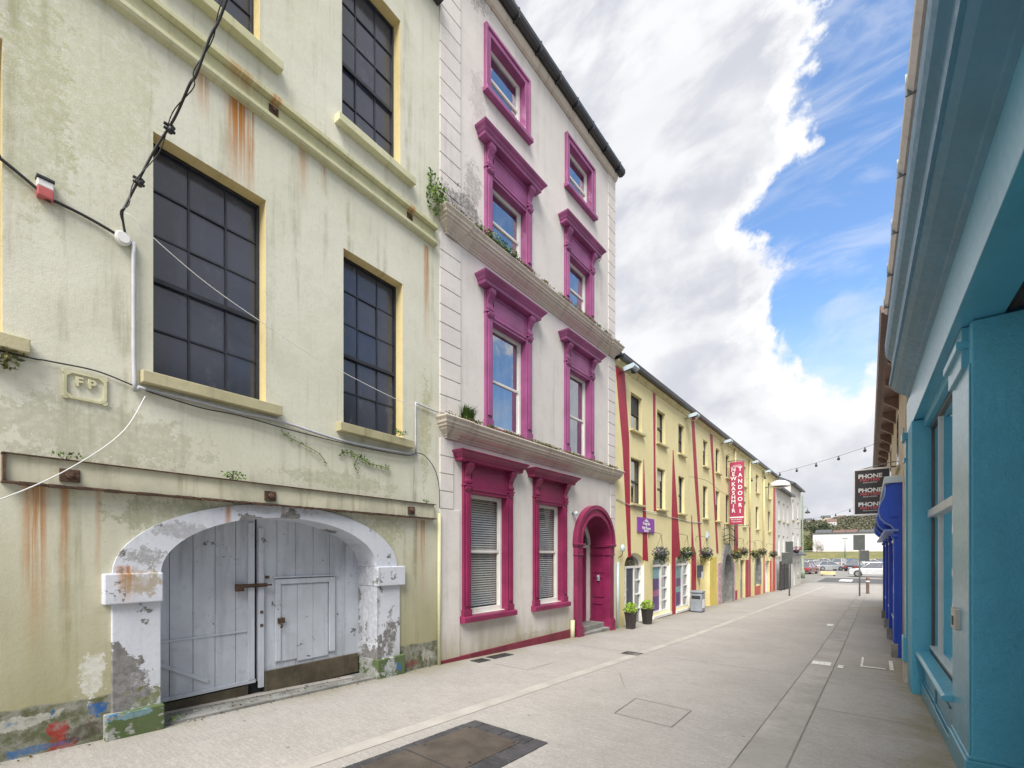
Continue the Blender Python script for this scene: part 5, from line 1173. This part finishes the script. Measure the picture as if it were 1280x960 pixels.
for a, b_ in ((.35, 2.45), (2.95, 4.85), (5.35, 7.85), (8.3, 10.0)):
    mb = MB(); bx2(mb, a, b_, .068, .085, .25, 1.9); f = bs(mb, 'shop_window', 'white'); mb = MB(); bx2(mb, a+.06, b_-.06, .086, .09, .31, 1.84); bs(mb, 'pane', 'glass', f)
# PHONE sign
o = thing('projecting_sign', 'charcoal projecting box sign reading PHONE three times beside the blue shopfront', 'sign', (.26, 14.9, 3.2))
MB().box(-.72, -.03, -.08, .08, -.56, .56).build('face', M['sign_black'], o, bevel=.004)
mb = MB(); mb.box(-.75, .0, -.095, .095, .56, .60).box(-.75, 0, -.095, .095, -.60, -.56).box(-.75, -.72, -.095, .095, -.56, .56); mb.build('frame', M['sign_white'], o, bevel=.004)
mb = MB(); mb.tube([(-.6, 0, .6), (0, 0, .72), (.15, 0, .72)], .012, 6); mb.tube([(-.1, 0, .6), (.1, 0, .6)], .02, 6); mb.build('bracket', M['galv'], o)
W_, P_ = MB(), MB()
for z in (.36, .0, -.36):
    addtxt(W_, 'PHONE', .145, -.41, z+.04, -.084, .004, 1.0); addtxt(P_, 'MATTERS', .095, -.41, z-.055, -.084, .002, 1.0); addtxt(W_, 'SALES & REPAIRS', .04, -.41, z-.12, -.084)
W_.build('white_lettering', M['sign_white'], o); P_.build('coral_lettering', M['sign_pink'], o)

# ================================================================== FESTOON CABLES
def festoon(label, p0, p1, sag, nb, phase=.5):
    p0 = Vector(p0); p1 = Vector(p1); pts = [p0.lerp(p1, t/12)+Vector((0, 0, -sag*4*(t/12)*(1-t/12))) for t in range(13)]
    r_ = thing('festoon_lights', label, 'string lights', p0); mb = MB(); mb.tube([p-p0 for p in pts], .005, 6); mb.build('wire', M['black_paint'], r_)
    for i in range(nb):
        t = (i+phase)/nb; p = p0.lerp(p1, t)+Vector((0, 0, -sag*4*t*(1-t)))-p0
        mb = MB(); mb.lathe([(.02, .0), (.02, -.05), (.04, -.08), (.045, -.12), (.01, -.15)], p.x, p.y, 8); mb.bm.verts.ensure_lookup_table(); shift(mb, (0, 0, p.z)); mb.build('bulb', M['bar_dark'], r_)
festoon('string of dark bulbs hung from the yellow terrace to the right eaves', (-5.0, 24.4, 5.25), (.05, 17.5, 4.95), .12, 7)
festoon('lower string of bulbs hung across the far end of the street', (-5.0, 41, 4.4), (.0, 24.6, 4.0), .35, 7)
cable('overhead_cable', 'thin black wire crossing the far end of the street below the bulbs', [(-5.0, 41, 3.6), (-2.5, 33, 3.15), (.05, 24.6, 3.2)], .008, M['black_paint'])
cable('overhead_cable', 'thin wire strung along the yellow terrace between the window rows', wallpts(FP, [(15.6, .3, 4.2), (17.5, .35, 4.28), (20, .3, 4.1), (24.4, .2, 4.4)]), .006, M['black_paint'])

# ================================================================== STREET FURNITURE AT THE FAR END
def sign_pole(label, x, y, h, plates):
    o = thing('traffic_sign', label, 'traffic sign', (x, y, g(y)), 0, None)
    mb = MB(); mb.tube([(0, 0, -.1), (0, 0, h)], .038, 10); mb.build('pole', M['galv'], o)
    for i, (a, b_, c, d) in enumerate(plates):
        mb = MB(); mb.box(a, b_, -.055-.002*i, -.045, c, d); p = mb.build('sign_plate', M['sign_grey'], o, bevel=.01)
        mb = MB(); mb.box(a+.05, b_-.05, -.045, -.03, (c+d)/2-.02, (c+d)/2+.02); mb.build('rail', M['galv'], p)
sign_pole('pair of grey sign backs on a pole at the far left kerb', -3.72, 28.6, 2.95, [(-.36, .16, 1.75, 2.35), (-.18, .18, 2.36, 2.95)])
sign_pole('pair of grey sign backs on a pole at the right side of the street end', -.78, 31.8, 3.35, [(-.28, .24, 2.55, 3.4), (.0, .42, 1.95, 2.54)])
o = thing('bollard', 'short dark bollard beyond the right sign pole', 'bollard', (-.47, 35.2, g(35.2)))
mb = MB(); mb.lathe([(.09, 0), (.08, .1), (.075, .85), (.09, .88), (.09, .95), (.03, 1.02)], 0, 0, 12); mb.build('post', M['brown_gutter'], o); mb = MB(); mb.lathe([(.094, .7), (.094, .78)], 0, 0, 12); mb.build('band', M['sign_white'], o)
# green lamp post
LY = 57.0; LX = -.109*LY
o = thing('lamp_post', 'tall pale green lamp post with a hanging lantern at the street corner', 'street lamp', (LX, LY, g(LY)))
mb = MB(); mb.lathe([(.22, 0), (.22, .8), (.14, .95), (.12, 4.5), (.08, 5.0), (.06, 8.8), (.02, 9.0)], 0, 0, 12); mb.build('post', M['post_green'], o)
mb = MB(); mb.tube([(0, 0, 7.5), (.25, 0, 7.6), (.45, 0, 7.45), (.45, 0, 7.2)], .035, 6, smooth=3); mb.tube([(-1.2, 0, 2.9), (1.0, 0, 2.9)], .04, 6); mb.build('arm', M['post_green'], o)
mb = MB(); mb.lathe([(.04, 7.2), (.12, 7.1), (.26, 6.95), (.24, 6.9), (.04, 6.85)], .45, 0, 14); mb.build('lantern', M['iron'], o)
mb = MB(); mb.leaves((0, 0, 3.3), .6, 120, .14, random.Random(5), (.8, .8, 1.4)); mb.leaves((0, 0, 4.4), .4, 60, .12, random.Random(6), (.8, .8, 1.6)); ob = mb.build('climbing_plant', M['leaf'], loc=(LX, LY, g(LY)), recalc=False); tag(ob, 'green climbing plant wrapped around the pale green lamp post', 'plant')
o = thing('lamp_post', 'slim grey lamp post on the far quay in front of the white shed', 'street lamp', (-5.5, 122, g(122)))
mb = MB(); mb.lathe([(.12, 0), (.09, 4), (.06, 6.0)], 0, 0, 8); mb.build('post', M['galv'], o); mb = MB(); mb.tube([(-.5, 0, 6.0), (.5, 0, 6.0)], .08, 6); mb.build('lantern', M['galv'], o)
# yellow barrier block
o = thing('kerb_barrier', 'low yellow barrier block standing in the car park', 'barrier', (-4.6, 66, g(66))); mb = MB(); mb.box(-.75, .75, -.2, .2, .12, .5); mb.build('rail', M['yellow_trim'], o, bevel=.03)
for a, b_ in ((-.7, -.5), (.5, .7)): MB().box(a, b_, -.25, .25, 0, .12).build('foot', M['iron'], o)

# cars ------------------------------------------------------------
M['tyre'] = paint('tyre_rubber', (.02, .02, .02), .8, .2, .2, (.06, .06, .06), 8, .2)
M['rim'] = paint('alloy_rim', (.45, .45, .46), .3, .1, .2, (.2, .2, .2), 6, .1, metal=.8)
M['tail'] = paint('tail_lamp_red', (.40, .02, .02), .25, .1, 0, (.3, .02, .02), 3, 0)
M['headl'] = paint('headlamp_glass', (.55, .56, .58), .15, .1, 0, (.4, .4, .4), 3, 0)
M['trimb'] = paint('black_car_trim', (.02, .02, .022), .5, .1, .1, (.05, .05, .05), 5, 0)
def carpaint(nm, c):
    m, t, b = mat(nm); b.inputs['Base Color'].default_value = (*c, 1); b.inputs['Roughness'].default_value = .3; b.inputs['Coat Weight'].default_value = 1; b.inputs['Coat Roughness'].default_value = .05; b.inputs['Metallic'].default_value = .2
    n = t.noise(t.obj(), 3, 4); t.put(b.inputs['Base Color'], t.mix(t.ramp(n, .3, .7), c, tuple(x*.85 for x in c))); return m
def car(label, x, y, rot, c, L=4.2, W=1.75, H=1.45, suv=False, nm='car_paint'):
    o = thing('parked_car', label, 'car', (x, y, g(y)), rot, 'cars parked at the end of the street')
    mt = carpaint(nm, c); zb = .22 if not suv else .30; zbelt = H*.60
    # side profile (x,z), lofted across the width in 5 sections with tumblehome
    hood = .66*H*.88
    low = [(-L/2, zb+.12), (-L/2+.06, zb), (L/2-.06, zb), (L/2, zb+.15), (L/2-.02, hood*.72), (L/2-.12, hood*.95), (L/2-1.05, hood*1.06), (-L/2+.35, zbelt*1.02), (-L/2+.03, zbelt*.92), (-L/2, zbelt*.6)]
    bm = MB(); rings = []
    for yy, k in ((-W/2, .90), (-W/2+.06, 1), (-W/4, 1.015), (W/4, 1.015), (W/2-.06, 1), (W/2, .90)):
        rings.append([bm.bm.verts.new((px*(.985 if k < 1 else 1), yy, zb+(pz-zb)*k)) for px, pz in low])
    for a, b_ in zip(rings, rings[1:]):
        n = len(a)
        for i in range(n): f = bm.bm.faces.new((a[i], a[(i+1) % n], b_[(i+1) % n], b_[i])); 
    bm.bm.faces.new(rings[0]); bm.bm.faces.new(rings[-1][::-1])
    bd = bm.build('body', mt, o, bevel=.03)
    rx0, rx1 = (-L/2+.30, -L/2+.75) if not suv else (-L/2+.10, -L/2+.35)
    cab = MB(); b0 = [(rx0, zbelt*.95), (L/2-1.0, hood*1.02)]; t0 = [(rx1, H), (L/2-1.95, H)]
    for (s_, hw, z0_, mm) in ((0, 0, 0, 0),):
        v = []
        for yy, f_ in ((-1, 0), (1, 0)):
            v.append([(b0[0][0], yy*(W/2-.05), b0[0][1]), (b0[1][0], yy*(W/2-.05), b0[1][1]), (t0[1][0], yy*(W/2-.22), t0[1][1]), (t0[0][0], yy*(W/2-.22), t0[0][1])])
        a, b_ = v; cab.face(a); cab.face(b_[::-1])
        for i in range(4): cab.face((a[i], a[(i+1) % 4], b_[(i+1) % 4], b_[i]))
    cab.build('windows', M['glass'], o)
    rf_ = MB(); rf_.box(t0[0][0]-.04, t0[1][0]+.05, -W/2+.21, W/2-.21, H-.02, H+.03)
    for yy in (-1, 1):
        for (p, q) in (((b0[0][0]), (t0[0][0])), ((b0[1][0]), (t0[1][0]))): rf_.tube([(p, yy*(W/2-.05), zbelt*.98), (q, yy*(W/2-.22), H)], .035, 6)
        rf_.tube([((t0[0][0]+t0[1][0])/2+.1, yy*(W/2-.045), zbelt), ((t0[0][0]+t0[1][0])/2, yy*(W/2-.215), H)], .03, 6)
    rf_.build('roof', mt, o, bevel=.01)
    for sx_ in (-L/2+.78, L/2-.82):
        for yy in (-W/2+.08, W/2-.08):
            mb = MB(); r_ = .33 if not suv else .38; mb.tube([(sx_, yy-.11, r_), (sx_, yy+.11, r_)], r_, 20); wl = mb.build('wheel', M['tyre'], o); mb = MB(); yo = yy+(.115 if yy > 0 else -.115); mb.tube([(sx_, yo-.006, r_), (sx_, yo+.006, r_)], r_*.62, 12); mb.build('rim', M['rim'], wl)
    for yy in (-W/2+.25, W/2-.25):
        MB().box(L/2-.10, L/2+.0, yy-.16, yy+.16, hood*.68, hood*.88).build('headlight', M['headl'], o, bevel=.02); MB().box(-L/2-.012, -L/2+.08, yy-.14, yy+.14, zbelt*.62, zbelt*.86).build('tail_light', M['tail'], o, bevel=.02)
    MB().box(-L/2-.03, -L/2+.08, -W/2+.1, W/2-.1, zb, zb+.2).build('bumper', M['trimb'], o, bevel=.03); MB().box(L/2-.08, L/2+.03, -W/2+.1, W/2-.1, zb, zb+.2).build('bumper', M['trimb'], o, bevel=.03)
    MB().box(-L/2-.035, -L/2-.03, -.26, .26, zb+.22, zb+.33).build('number_plate', M['sign_white'], o)
    return o
def pos(u, d):
    a = math.atan((1097-640)/570.); sa, ca = math.sin(a), math.cos(a); t = (u-640)/570.; return d*(-sa+t*ca), d*(ca+t*sa)
for (lb, u, d, rot, c, kw) in (
    ('red hatchback parked beside the pale green lamp post', 1008, 60, R(80), (.22, .04, .05), {}),
    ('dark grey car parked farthest left behind the silver saloon', 1013, 112, R(10), (.06, .07, .08), {}),
    ('silver saloon parked between the lamp post and the grey hatchback', 1020, 80, R(25), (.55, .57, .60), {}),
    ('grey hatchback showing its tail light, left of the yellow barrier', 1036, 72, R(30), (.33, .35, .38), {}),
    ('pale silver SUV parked facing away behind the yellow barrier', 1052, 92, R(70), (.48, .50, .52), {'suv': True, 'H': 1.7}),
    ('near black car parked right of the yellow barrier', 1069, 70, R(75), (.03, .035, .045), {}),
    ('white SUV with dark lower body partly behind the blue shopfront', 1093, 51, R(178), (.60, .62, .64), {'suv': True, 'H': 1.62, 'L': 4.5}),
    ('light silver car parked behind the white SUV', 1091, 100, R(15), (.52, .56, .60), {}),
    ('small dark car parked farthest right near the blue shopfront', 1103, 110, R(60), (.10, .10, .12), {}),
    ('dark blue car parked in the back row between two silver cars', 1072, 112, R(80), (.05, .07, .12), {}),
    ('white car in the back row behind the grey hatchback', 1032, 116, R(5), (.6, .6, .6), {}), ('charcoal car in the back row left of the pale silver SUV', 1043, 120, R(80), (.05, .05, .055), {}),
    ('small maroon car in the back row just right of the pale silver SUV', 1061, 118, R(60), (.2, .03, .04), {})):
    x, y = pos(u, d); car(lb, x, y, rot, c, **kw)
# quay railing
o = thing('quay_railing', 'low pale railing along the edge of the quay', 'railing', (-30, 127, g(127))); mb = MB()
for i in range(41): mb.tube([(i*2, 0, 0), (i*2, 0, 1.0)], .04, 5)
mb.build('posts', M['galv'], o); mb = MB(); mb.tube([(0, 0, 1.0), (80, 0, 1.0)], .035, 5); mb.tube([(0, 0, .5), (80, 0, .5)], .03, 5); mb.build('rail', M['galv'], o)

# ================================================================== RIVER, FAR BANK, HILL
m, t, b = mat('river_water'); b.inputs['Base Color'].default_value = (.10, .12, .12, 1); b.inputs['Roughness'].default_value = .12; v = t.obj(); t.put(b.inputs['Normal'], t.bump(t.noise(t.scale(v, .25, .8, 1), 1.0, 4), .35, .3))
MB().face(((-900, 128.02, -1.62), (900, 128.02, -1.62), (900, 520, -1.62), (-900, 520, -1.62))) if False else None
mb = MB(); mb.face(((-900, 127, -1.62), (900, 127, -1.62), (900, 520, -1.62), (-900, 520, -1.62))); structure(mb.build('water', m))
mb = MB(); mb.box(-60, 90, 128, 128.6, -3, g(128)+.05); structure(mb.build('quay_edge', M['channel2']))
m, t, b = mat('bank_grass'); v = t.obj(); n1 = t.noise(v, .03, 5); n2 = t.noise(v, .3, 4)
c = t.mix(t.ramp(n1, .4, .6), (.085, .10, .035), (.14, .115, .055)); c = t.mix(t.mul(t.ramp(n2, .4, .7), .5), c, (.055, .065, .025)); c = t.mix(t.ramp(t.sep(v)[1], 470, 440), c, t.mix(t.ramp(n2, .4, .6), (.17, .15, .06), (.11, .125, .04))); t.put(b.inputs['Base Color'], c); b.inputs['Roughness'].default_value = .9
def hill_h(x, y):
    k = max(0, min(1, (y-480)/620)); k = k*k*(3-2*k)
    return 3.2 + 60*k*(1+.16*math.sin(x*.006+1.2)+.10*math.sin(x*.019)) + 5*mn.noise(Vector((x*.01, y*.01, 0)))*k
mb = MB(); xs_ = [-1500+i*60 for i in range(46)]; yy_ = [385, 392, 400, 412, 440, 480, 540, 600, 680, 760, 860, 960, 1060, 1160, 1300]
gr_ = []
for j, y in enumerate(yy_):
    row = []
    for x in xs_:
        z = {385: -2.5, 392: -.8, 400: 1.6, 412: 3.0}.get(y, None)
        row.append(mb.bm.verts.new((x, y, z if z is not None else hill_h(x, y))))
    gr_.append(row)
for j in range(len(yy_)-1):
    for i in range(len(xs_)-1): mb.bm.faces.new((gr_[j][i], gr_[j][i+1], gr_[j+1][i+1], gr_[j+1][i]))
structure(mb.build('hill', m, smooth=True))
# woodland clumps
wood = leaf_mat('hazed_woodland_foliage', (.085, .092, .06), (.135, .13, .085), (.18, .16, .12)); woodd = leaf_mat('evergreen_foliage', (.012, .03, .012), (.035, .055, .022))  # woodland leaf colours are greyed to carry distance haze
rg = random.Random(12); mb = MB()
def clump(mb, x, y, z, r, n, sz):
    for i in range(n):
        th = rg.uniform(0, 6.28); ph = rg.uniform(-.2, 1.5); rr = r*rg.uniform(.6, 1.05)
        mb.leaf(Vector((x+rr*math.cos(th)*math.cos(ph), y+rr*math.sin(th)*math.cos(ph), z+rr*math.sin(ph)*.85)), sz*rg.uniform(.6, 1.3), rg)
for i in range(1500):
    d = rg.uniform(520, 1280); ang = rg.uniform(-.34, .08); x = d*math.sin(ang); y = d*math.cos(ang)
    if mn.noise(Vector((x*.008, y*.008, 3))) < -.28: continue
    clump(mb, x, y, hill_h(x, y), rg.uniform(6, 10), 80, 2.7)
tag(mb.build('woodland', wood, recalc=False), 'brown and olive woodland covering the far hillside', 'woodland', None, 'stuff')
mb = MB()
for i in range(26):
    u = rg.uniform(1014, 1037); x, y = pos(u, rg.uniform(590, 680)); clump(mb, x, y, hill_h(x, y), rg.uniform(6, 9), 70, 2.4)
tag(mb.build('evergreen_wood', woodd, recalc=False), 'dark evergreen wood halfway up the far hillside', 'woodland', None, 'stuff')
# long white shed on the far bank
x0_, y0_ = pos(1016, 425); o = thing('riverside_shed', 'long white industrial shed on the far river bank', 'building', (x0_, y0_, 3.0), R(4))
mb = MB(); mb.box(0, 150, 0, 40, -1, 17.5); mb.build('wall', paint('white_cladding', (.60, .60, .615), .6, .07, .3, (.42, .42, .42), .05, .0), o)
mb = MB(); mb.box(-.6, 150.6, -.6, 40.6, 17.5, 18.6); mb.build('roof', M['slate'], o); mb = MB(); mb.box(0, 150, -.4, -.05, -1, 1.8); mb.build('plinth', M['cornice'], o)
for i in range(8): MB().box(12+i*17, 16+i*17, -.12, 0, 0, 4).build('loading_door', M['sash'], o)
house_i = 0
hs = [(1064, 520, 14, 'grey roofed stone house just above the right of the white shed'), (1071, 540, 12, 'brown gabled house above the middle of the white shed'), (1040, 700, 12, 'pale house below the evergreen wood'), (1032, 820, 14, 'white house on the hillside above the evergreen wood'), (1052, 900, 14, 'pale house near the middle of the hilltop'),
      (1088, 520, 13, 'white gabled house above the right end of the white shed'), (1096, 560, 12, 'cream house at the far right of the hillside'), (1020, 1000, 16, 'pale house on the left of the hilltop'), (1080, 980, 15, 'cream house on the right of the hilltop'), (1030, 525, 15, 'brown roofed house above the left part of the white shed'), (1050, 530, 13, 'grey roofed house above the middle of the white shed'), (1080, 535, 14, 'long pale house above the right part of the white shed'), (1046, 1000, 13, 'small white house on the hilltop skyline'), (1010, 900, 13, 'pale house at the far left of the hill')]
for i, (u, d, w, lb) in enumerate(hs):
    x, y = pos(u, d); z = hill_h(x, y)+(2 if d > 600 else 13 if d < 600 else 0)
    if d < 600: z = 20
    o = thing('hillside_house', lb, 'house', (x, y, z), rnd.uniform(-.5, .5), 'houses on the far hillside')
    mb = MB(); mb.box(-w/2, w/2, -4, 4, -20, 6); mb.build('wall', M['white_wall'] if i % 3 else M['beige_wall'], o)
    mb = MB(); mb.prism([(-4.6, 5.8), (4.6, 5.8), (0, 10)], 'x', -w/2-.4, w/2+.4); mb.build('roof', M['slate'] if i % 2 else M['brown_gutter'], o)
    for k in (-1, 0, 1): MB().box(k*w*.28-.6, k*w*.28+.6, -4.05, -3.98, 1.5, 3.5).build('window', M['glass_dim'], o)
# scrub trees on the far bank: each a trunk and a crown
M['bark'] = paint('bark', (.16, .14, .12), .9, .3, .4, (.06, .05, .05), 4, .5)
pale = leaf_mat('bare_twig_haze', (.30, .28, .25), (.45, .43, .40)); olive = leaf_mat('olive_scrub', (.07, .09, .03), (.15, .15, .05))
for i, (u, d, h, mt, lb) in enumerate(((1021, 412, 13, pale, 'pale leafless tree in front of the left end of the white shed'), (1008, 405, 16, olive, 'olive green tree beyond the lamp post on the far bank'), (1026, 415, 9, pale, 'smaller pale leafless tree in front of the white shed'), (1000, 420, 18, olive, 'large olive tree at the left end of the far bank'), (1013, 440, 12, olive, 'low brown tree beside the white shed'))):
    x, y = pos(u, d); o = thing('tree', lb, 'tree', (x, y, 2.0), 0, 'trees on the far river bank'); rgx = random.Random(200+i)
    mb = MB(); mb.tube([(0, 0, 0), (.2, 0, h*.4), (0, .2, h*.85)], [.35, .08], 6)
    for k in range(8): a = rgx.uniform(0, 6.28); z = h*rgx.uniform(.3, .6); mb.tube([(.1, 0, z), (math.cos(a)*h*.28, math.sin(a)*h*.28, z+h*.25)], [.12, .03], 5)
    mb.build('trunk', M['bark'], o); mb = MB(); mb.leaves((0, 0, h*.62), h*.42, 420, .7 if mt is pale else 1.3, rgx, (.85, .85, 1)); mb.build('crown', mt, o, recalc=False)

# ================================================================== SKY, SUN, CAMERA
SUNDIR = Vector((.27, -.74, 1.0)).normalized()
el = math.asin(SUNDIR.z); az = math.atan2(SUNDIR.x, SUNDIR.y)
w = bpy.data.worlds.new('World'); scene.world = w; w.use_nodes = True; t = NT(w.node_tree)
bg = w.node_tree.nodes['Background']
sky = t.new('ShaderNodeTexSky', sky_type='NISHITA'); sky.sun_disc = False; sky.sun_elevation = el; sky.sun_rotation = az; sky.air_density = 1.0; sky.dust_density = .6; sky.ozone_density = 1.5
v = t.new('ShaderNodeTexCoord').outputs['Generated']; x, y, z = t.sep(v)
yc = t.mx(y, .12); q = t.comb(t.m('DIVIDE', x, yc), t.m('DIVIDE', z, yc), 0.0); qx, qz, _ = t.sep(q)
P = t.comb(t.mul(qx, 1.0), t.mul(qz, 1.0), t.mul(y, .3))
n_big = t.noise(t.scale(P, 1.15, 1.0, 1), 5.5, 14, .62, .15); n_fine = t.noise(t.scale(P, 1.1, 1.0, 1), 22, 10, .66, .1)
edge = t.add(t.mul(t.sub(n_big, .5), 2.1), t.mul(t.sub(n_fine, .5), .8))
def blob(cx, cz, rx, rz):
    dx = t.mul(t.sub(qx, cx), 1/rx); dz = t.mul(t.sub(qz, cz), 1/rz); return t.mul(t.m('SUBTRACT', 1.0, t.m('SQRT', t.add(t.mul(dx, dx), t.mul(dz, dz)))), min(rx, rz)/.10)
clear = None
for bb in ((.03, 1.06, .16, .42), (.0, .82, .125, .22), (-.09, .64, .13, .11), (-.07, .50, .12, .12), (.0, .66, .14, .20), (-.05, .43, .13, .14), (.83, 1.10, .22, .34), (.88, .42, .12, .2), (.57, .85, .16, .3), (.3, 1.3, .15, .3), (1.6, .8, .4, .5), (.15, .45, .12, .12)):
    k = blob(*bb); clear = k if clear is None else t.mx(clear, k)
sel = t.add(clear, edge)
behind = t.ramp(y, .05, .25); 
blue = t.mul(t.ramp(sel, .0, .30), 1.0)
thin = t.mul(t.ramp(t.noise(t.scale(P, 1.4, 4.0, 1), 3.0, 8, .6, .8), .42, .72), .40)     # veils over the blue
low = t.ramp(qz, .48, .18); blue = t.mul(blue, t.m('SUBTRACT', 1.0, t.mul(low, .55)))
blue = t.mul(blue, t.m('SUBTRACT', 1.0, t.mul(thin, .8)))
# cloud brightness: bright rims, grey bellies
shade = t.noise(t.scale(P, 1.0, 1.35, 1), 4.2, 6, .55, .15); rim = t.ramp(sel, -.55, .05)
cb = t.add(t.mul(t.ramp(shade, .38, .60), .65), t.mul(rim, .70)); cb = t.m('MINIMUM', cb, 1.0)
veil = t.ramp(t.noise(t.scale(P, .8, 2.6, 1), 2.2, 6, .55, .4), .35, .65)
cb = t.m('MINIMUM', t.add(cb, t.mul(veil, .18)), 1.0)
cloud = t.mix(cb, (.285, .295, .325), (.445, .445, .45))
skyc = t.new('ShaderNodeVectorMath', operation='SCALE'); t.l.new(sky.outputs[0], skyc.inputs[0]); skyc.inputs['Scale'].default_value = .115
skt = t.mix(1.0, skyc.outputs[0], (.86, 1.0, 1.12), 'MULTIPLY')
fin = t.mix(blue, cloud, skt)
sc = t.new('ShaderNodeVectorMath', operation='SCALE'); t.l.new(fin, sc.inputs[0]); sc.inputs['Scale'].default_value = 10.0
t.l.new(sc.outputs[0], bg.inputs[0]); bg.inputs[1].default_value = .1
sun = bpy.data.lights.new('sun', 'SUN'); sun.energy = 3.1; sun.angle = R(40); sun.color = (1, .95, .88)
so = bpy.data.objects.new('sun', sun); col.objects.link(so); so.rotation_euler = SUNDIR.to_track_quat('Z', 'Y').to_euler()
cam = bpy.data.cameras.new('camera'); co = bpy.data.objects.new('camera', cam); col.objects.link(co); scene.camera = co
cam.sensor_width = 36; cam.lens = 570/1280*36; cam.shift_y = (693-480)/1280; cam.clip_end = 6000; cam.clip_start = .05
co.location = (0, 0, EYE); co.rotation_euler = (R(90), 0, math.atan((1097-640)/570.))
scene.render.engine = 'CYCLES'
scene.view_settings.view_transform = 'Standard'; scene.view_settings.look = 'None'; scene.view_settings.gamma = 1; scene.view_settings.use_curve_mapping = False
scene.view_settings.exposure = 1.22
